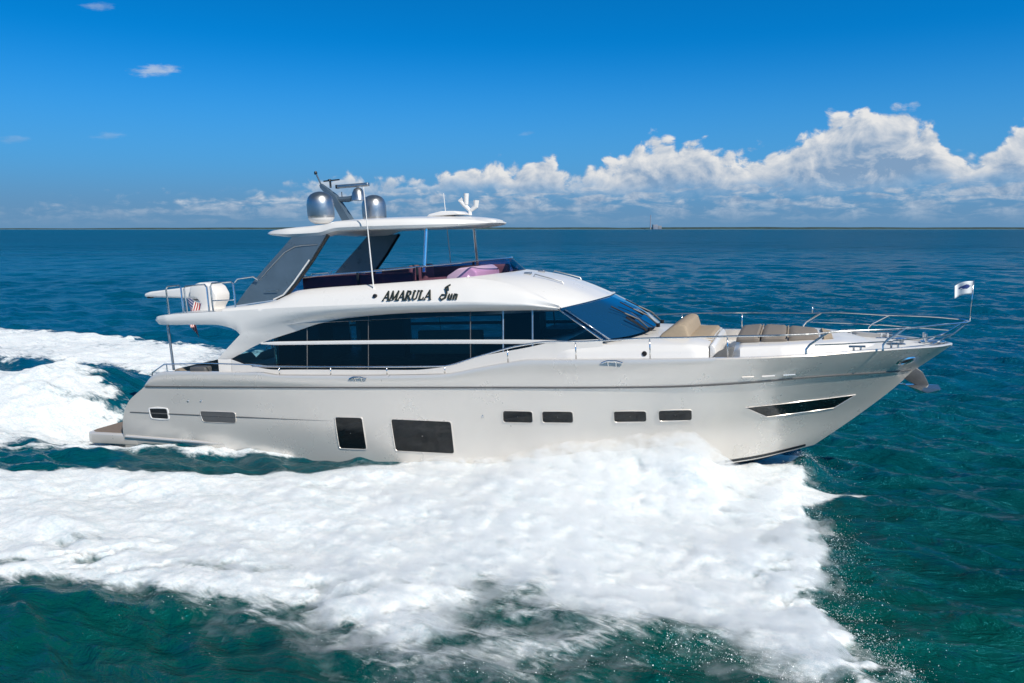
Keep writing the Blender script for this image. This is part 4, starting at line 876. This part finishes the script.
def lettering(word, x, z, h, side, slant=.10, sp=.06):
    x0 = x
    for ch in word:
        w, st = GLYPH[ch]; b = MB(); sy = h
        if word == 'AMARULA' and (x == x0 or False): sy = h*1.0
        for ax, ay, bx, by, t in st:
            d = np.array([bx-ax, by-ay]); L_ = np.linalg.norm(d); nrm = np.array([-d[1], d[0]])/L_*t/2; dd = d/L_*t*.2
            cs = [np.array([ax, ay])-dd-nrm, np.array([bx, by])+dd-nrm, np.array([bx, by])+dd+nrm, np.array([ax, ay])-dd+nrm]
            V = [on_cabin(x-side*0+h*(c[0]+slant*c[1])*1, z+sy*c[1], o, side) if side < 0 else on_cabin(x-h*(c[0]+slant*c[1]), z+sy*c[1], o, side) for o in (.012, .05) for c in cs]
            b.add(V, [(0, 1, 2, 3), (7, 6, 5, 4), (0, 4, 5, 1), (1, 5, 6, 2), (2, 6, 7, 3), (3, 7, 4, 0)], False)
        b.build('name_letter', M_letter, yacht, weld=0)
        x += (w+sp)*h*(1 if side < 0 else -1)
    return x
M_letter = mat('letter_bronze', (0.035, 0.045, 0.04), 0.35, 0.3, var=0.1)
lettering('AMARULA', -1.50, 4.24, .205, -1); lettering('Sun', .06, 4.225, .25, -1)
lettering('AMARULA', .10, 4.245, .235, 1); lettering('Sun', -1.5, 4.235, .26, 1)

# ---- rails
rail_b = lambda x: float(np.interp(x, [-10, 2, 6, 8, 9.25, 10, 10.8, 11.5, 11.85, 12.0], [2.75, 2.84, 2.75, 2.45, 2.05, 1.70, 1.25, .72, .38, .0]))
rail_z = pc([(-3.9, 2.60), (.18, 2.64), (1.14, 2.88), (2.21, 3.14), (3.0, 3.23), (3.56, 3.22), (5.24, 3.28), (6.9, 3.29), (8.57, 3.28), (9.28, 3.31), (10.5, 3.28), (11.26, 3.29), (12, 3.27)])
xs = np.concatenate([np.linspace(-5.4, 11.0, 120), 12.0-np.linspace(1, 0, 26)[1:]**2])
half = [(x, -rail_b(x), float(rail_z(x))) for x in xs]
br_ = MB().tube(half+[(x, -y, z) for x, y, z in half[:-1][::-1]], .021, 8).build('guard_rail', M_chrome, yacht)
for s in (-1, 1):
    for x in (-4.55, -2.98, -1.35, .24, 1.89, 3.54, 5.23, 6.89):
        MB().tube([(x, s*rail_b(x), float(sheer_z(x))+.02), (x, s*rail_b(x), float(rail_z(x)))], .017, 6).build('rail_post', M_chrome, br_)
    for x in (8.49, 10.05):
        y0 = rail_b(x); zt = float(rail_z(x+.5)); z0 = float(sheer_z(x))+.02; y1 = rail_b(x+.45)
        MB().tube([(x, s*y0, z0), (x+.0, s*y0, z0+.12), (x+.08, s*(y0*.8+y1*.2), z0+.22), (x+.45, s*y1, zt)], .024, 8).build('rail_post', M_chrome, br_)
    lo = [(x, s*rail_b(x), float(np.interp(x, [8.67, 10, 11.0, 11.65], [3.04, 3.03, 2.98, 2.95]))) for x in np.linspace(8.67, 10.25, 20)]
    MB().tube(lo, .015, 6).build('lower_rail', M_chrome, br_)
    MB().tube([(11.95, s*.12, 3.27), (11.62, s*.28, 3.0), (11.2, s*.34, 2.80)], .022, 8).build('pulpit_strut', M_chrome, br_)
    MB().tube([(10.25, s*rail_b(10.25), 3.03), (10.9, s*1.05, 3.02), (11.5, s*.5, 3.02), (11.66, s*.26, 3.03)], .015, 6).build('lower_rail', M_chrome, br_)
    # mooring cleats along the bulwark and on the bow
    for x in (-2.1, 4.4):
        p = on_hull(x, float(sheer_z(x))-.03, 0.0, s); c = MB()
        c.tube([(x-.24, p.y+s*.03, p.z-.02), (x-.1, p.y+s*.06, p.z+.03), (x+.1, p.y+s*.06, p.z+.03), (x+.24, p.y+s*.03, p.z-.02)], .022, 8)
        for k in (-.09, .09): c.tube([(x+k, p.y-s*.02, p.z-.10), (x+k, p.y+s*.05, p.z+.03)], .02, 6)
        c.build('cleat', M_chrome, yacht)
    for x in (9.55, 10.35):
        y = s*(float(sheer_b(x))-.30); z = float(sheer_z(x))-.04; c = MB()
        c.tube([(x-.17, y, z+.13), (x+.17, y, z+.13)], .024, 8)
        for k in (-.07, .07): c.tube([(x+k, y, z-.05), (x+k, y, z+.13)], .026, 8)
        c.box((x, y, z-.0), (.4, .12, .03), bev=.01); c.build('cleat', M_chrome, yacht)
    # tall staples round the aft flybridge deck
    for x0, x1, zt in ((-8.33, -7.83, 4.80), (-7.70, -6.95, 4.79), (-6.80, -6.06, 4.84)):
        zz = 4.0
        MB().tube([(x0, s*2.42, zz), (x0-.02, s*2.42, zt-.08), (x0+.04, s*2.42, zt), (x1-.06, s*2.42, zt+.02), (x1, s*2.42, zt-.06), (x1+.01, s*2.42, zz)], .024, 8).build('grab_rail', M_chrome, yacht)
    MB().tube([(-6.80, s*2.42, 4.36), (-6.06, s*2.42, 4.37)], .016, 6).build('grab_rail', M_chrome, yacht)
    MB().tube([(-6.04, s*2.38, 4.84), (-5.95, s*2.36, 4.93), (-5.52, s*2.25, 4.97), (-5.40, s*2.22, 4.88)], .022, 8).build('grab_rail', M_chrome, yacht)
    MB().tube([(-8.53, s*2.30, 3.74), (-8.48, s*2.30, 2.40)], .035, 10).build('overhang_pole', M_silver, yacht)
    # stern quarter rail over the mooring winch
    q = MB(); q.tube([(-9.02, s*2.62, 2.12), (-8.95, s*2.62, 2.38), (-8.5, s*2.62, 2.62), (-7.0, s*2.66, 2.66), (-5.4, s*2.75, 2.64), (-4.95, s*2.76, 2.60), (-4.6, s*2.76, 2.58)], .018, 8)
    q.tube([(-8.42, s*2.62, 2.62), (-8.42, s*2.62, 2.35)], .016, 6); q.tube([(-8.95, s*2.6, 2.22), (-8.4, s*2.6, 2.42)], .016, 6); q.build('stern_rail', M_chrome, yacht)
    w_ = MB(); w_.lathe([(0, 0), (.09, 0), (.06, .05), (.06, .1), (.09, .14), (0, .15)], (-8.72, s*2.5, 2.2), 14); w_.box((-8.55, s*2.55, 2.24), (.5, .12, .06), bev=.015); w_.build('mooring_winch', M_chrome, yacht)
    # little handholds on the roof brow
    rz = lambda x, y: CB.ray_cast(Vector((x, y, 9)), Vector((0, 0, -1)))[0].z
    q = MB(); q.tube([(2.0, s*.9, rz(2.0, s*.9)), (2.03, s*.9, rz(2.0, s*.9)+.06), (2.75, s*.9, rz(2.75, s*.9)+.06), (2.78, s*.9, rz(2.78, s*.9))], .016, 6); q.box((1.75, s*.6, rz(1.75, s*.6)+.02), (.18, .14, .06), bev=.015); q.build('roof_handhold', M_silver, yacht)
bs_ = MB(); bs_.box((11.25, 0, 2.80), (.5, .26, .06), bev=.015); bs_.tube([(11.1, -.16, 2.82), (11.1, -.16, 3.0)], .03, 8); bs_.tube([(11.1, .16, 2.82), (11.1, .16, 3.0)], .03, 8); bs_.build('bow_roller', M_chrome, yacht)
wl = MB(); wl.lathe([(0, 0), (.17, 0), (.15, .05), (.08, .09), (.08, .16), (.14, .20), (0, .22)], (10.55, -.25, 2.72), 18); wl.build('windlass', M_chrome, yacht)
MB().tube([(8.72, 2.30, 3.26), (8.72, 2.30, 3.46)], .02, 6).build('bow_light', M_chrome, yacht)

# ---- boat crane folded down over the aft flybridge deck
cr = MB(); cr.prism([(-10.2, 4.46), (-10.2, 4.56), (-10.0, 4.61), (-8.6, 4.71), (-7.9, 4.80), (-7.8, 4.40), (-8.3, 4.35), (-8.6, 4.38)], -1.34, -1.04, 'y', .06); cr = cr.build('davit_crane', M_white, yacht)
MB().prism([(-8.35, 4.74), (-8.0, 4.84), (-7.75, 4.82), (-7.54, 4.70), (-7.42, 4.48), (-7.44, 4.30), (-7.60, 4.10), (-7.62, 3.98), (-8.12, 3.98), (-8.02, 4.22), (-8.14, 4.38), (-8.4, 4.42)], -1.50, -.88, 'y', .11).build('crane_pedestal', M_white, cr)
MB().box((-10.1, -1.2, 4.44), (.2, .1, .06), bev=.02).build('crane_hook', M_black, cr)
MB().tube([(-8.5, -1.2, 4.33), (-7.85, -1.2, 4.14)], .05, 8).build('crane_ram', M_chrome, cr)

# ------------------------------------------------------------------ loose things aboard (own top-level things, set in the yacht's frame)
def aboard(name, label, cat, p, group=None):
    o = empty(name, label, cat, group=group); o.matrix_world = Y_M @ Matrix.Translation(Vector(p)); return o
# bow sofa
so = aboard('bow_sofa', 'beige upholstered sofa on the foredeck in front of the dark windscreen', 'sofa', (5.75, 0, 3.0))
L_ = lambda pts: [(x-5.75, z-3.0) for x, z in pts]
MB().prism(L_([(5.18, 2.98), (5.22, 3.16), (5.55, 3.39), (5.68, 3.43), (5.84, 3.40), (5.92, 3.12), (5.92, 2.98)]), -1.3, 1.3, 'y', .06).build('backrest', M_beige, so)
MB().prism(L_([(5.88, 2.96), (5.88, 3.12), (6.38, 3.11), (6.42, 3.06), (6.42, 2.94)]), -1.05, 1.2, 'y', .05).build('seat', M_beige, so)
MB().prism(L_([(5.2, 2.98), (5.25, 3.14), (5.95, 3.10), (6.1, 2.98)]), -1.32, -1.19, 'y', .04).build('side_cover', M_taupe, so)
MB().prism(L_([(6.14, 3.04), (6.44, 3.03), (6.46, 2.9), (6.3, 2.78)]), -1.34, -1.16, 'y', .04).build('arm_end', M_beige, so)
# sunpad of three cushions and a headrest wedge
grp = 'sunpad cushions on the bow'
def cushion(x0, x1, z0, z1, w, label, m_, name='sunpad_cushion', wf=None):
    o = aboard(name, label, 'cushion', ((x0+x1)/2, 0, 2.99), grp); b = MB(); g = []; c = (x0+x1)/2; wf = wf or w
    for t in np.linspace(0, 1, 9):
        x = x0+(x1-x0)*t; zt = (z0+(z1-z0)*t)-(.05 if t in (0., 1.) else 0)*1.0; ww = w+(wf-w)*t-(.03 if t in (0., 1.) else 0)
        g.append([(x-c, y, z-2.99) for y, z in ((-ww, 2.985), (-ww-.02, 2.985+(zt-2.985)*.5), (-ww+.05, zt-.02), (-ww+.14, zt), (0, zt+.012), (ww-.14, zt), (ww-.05, zt-.02), (ww+.02, 2.985+(zt-2.985)*.5), (ww, 2.985))])
    g = np.array(g); b.grid(g); b.f += [tuple(range(9)), tuple(range(72, 81))[::-1]]; b.sm += [False, False]
    b.build('pad', m_, o)
    return o
c1 = cushion(6.98, 7.50, 3.10, 3.14, 1.28, 'taupe sunpad cushion nearest the beige sofa, with its raised rounded end', M_taupe)
c2 = cushion(7.54, 8.10, 3.135, 3.10, 1.25, 'taupe sunpad cushion in the middle of the bow sunpad, between two seams', M_taupe)
c3 = cushion(8.14, 8.80, 3.10, 3.05, 1.2, 'long taupe sunpad cushion tapering towards the bow', M_taupe, wf=1.0)
c4 = cushion(8.87, 9.12, 3.06, 3.00, .98, 'pale tan wedge cushion at the foremost end of the sunpad', M_beige, 'wedge_cushion', .72)
for o, xx, zq in ((c2, -.30, .135), (c3, -.35, .10)):
    MB().box((xx, -.1, zq), (.035, 2.3, .012), bev=.004).build('strap', M_beige, o)
cv = aboard('gap_shade_panel', 'dark grey rounded panel added as the shade in the gap between sofa and sunpad', 'shade panel', (6.76, -1.95, 2.55))  # added panel, its dark colour stands for the shadowed walkway side
MB().prism([(-.24, .0), (-.27, .16), (-.15, .30), (.05, .40), (.24, .42), (.17, .2), (.12, 0)], -.04, .06, 'y', .035).build('shade panel', M_shadegrey, cv)
# anchor on the stem
an = aboard('anchor', 'polished steel anchor hanging under the bow of the yacht', 'anchor', (11.0, 0, 1.9))
MB().prism([(-.55, .30), (-.10, .32), (.05, .20), (.14, .02), (.20, -.14), (.05, -.16), (-.15, -.08), (-.40, .08)], -.05, .05, 'y', .02).build('shank', M_style, an)
fl = MB(); fl.add([(-.30, -.10, -.10), (-.30, .10, -.10), (.10, -.42, -.22), (.10, .42, -.22), (.38, 0, -.10), (.40, -.30, -.16), (.40, .30, -.16), (.0, 0, -.32), (.34, 0, -.30)],
       [(0, 1, 4), (0, 4, 5, 2), (1, 3, 6, 4), (0, 2, 7), (1, 7, 3), (0, 7, 1), (2, 5, 8, 7), (3, 7, 8, 6), (5, 4, 8), (6, 8, 4)], False)
fl.build('fluke', M_chrome, an)
MB().tube([(-.75, 0, -.04), (-.30, 0, -.10)], .02, 6).build('stock', M_chrome, an)

# flags
def cloth_mat(name, kind):
    m = mat(name, (0.8, 0.8, 0.8), 0.8); T = NT(m.node_tree); p = m.node_tree.nodes['Principled BSDF']
    a = T.add('ShaderNodeAttribute', attribute_name='uvw'); s = T.add('ShaderNodeSeparateXYZ'); T.put(s.inputs[0], a.outputs['Vector']); u, v = s.outputs[0], s.outputs[1]
    if kind == 'burgee':
        du = T.math('DIVIDE', T.math('SUBTRACT', u, .46), .30); dv = T.math('DIVIDE', T.math('SUBTRACT', v, .62), .20)
        r = T.math('ADD', T.math('MULTIPLY', du, du), T.math('MULTIPLY', dv, dv)); n = T.noise(a.outputs['Vector'], 6.0, 4)
        c = T.mix(T.math('LESS_THAN', T.math('ADD', r, T.math('MULTIPLY', n, 3.2)), 2.35), (0.80, 0.82, 0.84), (0.02, 0.05, 0.22))
    else:
        stripe = T.math('GREATER_THAN', T.math('FRACT', T.math('MULTIPLY', v, 6.5)), .5)
        c = T.mix(stripe, (0.42, 0.02, 0.03), (0.78, 0.76, 0.74))
        can = T.math('MULTIPLY', T.math('LESS_THAN', u, .4), T.math('GREATER_THAN', v, .46)); c = T.mix(can, c, (0.02, 0.04, 0.16))
        g1 = T.math('SUBTRACT', T.math('FRACT', T.math('MULTIPLY', u, 15.0)), .5); g2 = T.math('SUBTRACT', T.math('FRACT', T.math('MULTIPLY', v, 16.6)), .5)
        star = T.math('LESS_THAN', T.math('ADD', T.math('MULTIPLY', g1, g1), T.math('MULTIPLY', g2, g2)), .06); c = T.mix(T.math('MULTIPLY', star, can), c, (0.8, 0.8, 0.8))
    T.put(p.inputs['Base Color'], c); return m
def cloth(P, m_, parent, name='flag_cloth'):
    P = np.array(P); n, k = P.shape[:2]; b = MB().grid(P); o = b.build(name, m_, parent, weld=0, recalc=False)
    at = o.data.attributes.new('uvw', 'FLOAT_VECTOR', 'POINT'); u, v = np.meshgrid(np.linspace(0, 1, n), np.linspace(0, 1, k), indexing='ij')
    at.data.foreach_set('vector', np.stack([u, v, 0*u], -1).ravel().astype(np.float32))
    so_ = o.modifiers.new('thickness', 'SOLIDIFY'); so_.thickness = .004; return o
bf = aboard('bow_flag', 'small white flag with blue emblem flying from the pulpit staff', 'flag', (12.0, 0, 3.27))
MB().tube([(0, 0, 0), (.06, 0, .92)], .010, 6).build('flagstaff', M_chrome, bf)
G = [[(.055-.37*u+.02*math.sin(u*6), .05*math.sin(u*9+1)*u, .90-.29*(1-v)-.05*u+.05*math.sin(u*5)*u) for v in np.linspace(0, 1, 10)] for u in np.linspace(0, 1, 22)]
cloth(G, cloth_mat('white_blue_flag', 'burgee'), bf)
ef = aboard('ensign', 'red white and blue striped flag hanging by the stern overhang', 'flag', (-8.72, 0, 3.93))
MB().tube([(0, 0, 0), (-1.02, 0, .66)], .018, 8).build('flagstaff', M_white, ef)
G = []
for u in np.linspace(0, 1, 26):
    row = []
    for v in np.linspace(0, 1, 16):
        hx, hz = -.58-.42*v, .36+.28*v
        row.append((hx-.10*u-.10*math.sin(2.6*u+2*v)*u-.12*u*(1-v), .07*math.sin(8*u+3*v)*(.3+u), hz-(1.24-.10*v)*u))
    G.append(row)
cloth(G, cloth_mat('striped_ensign', 'ensign'), ef)
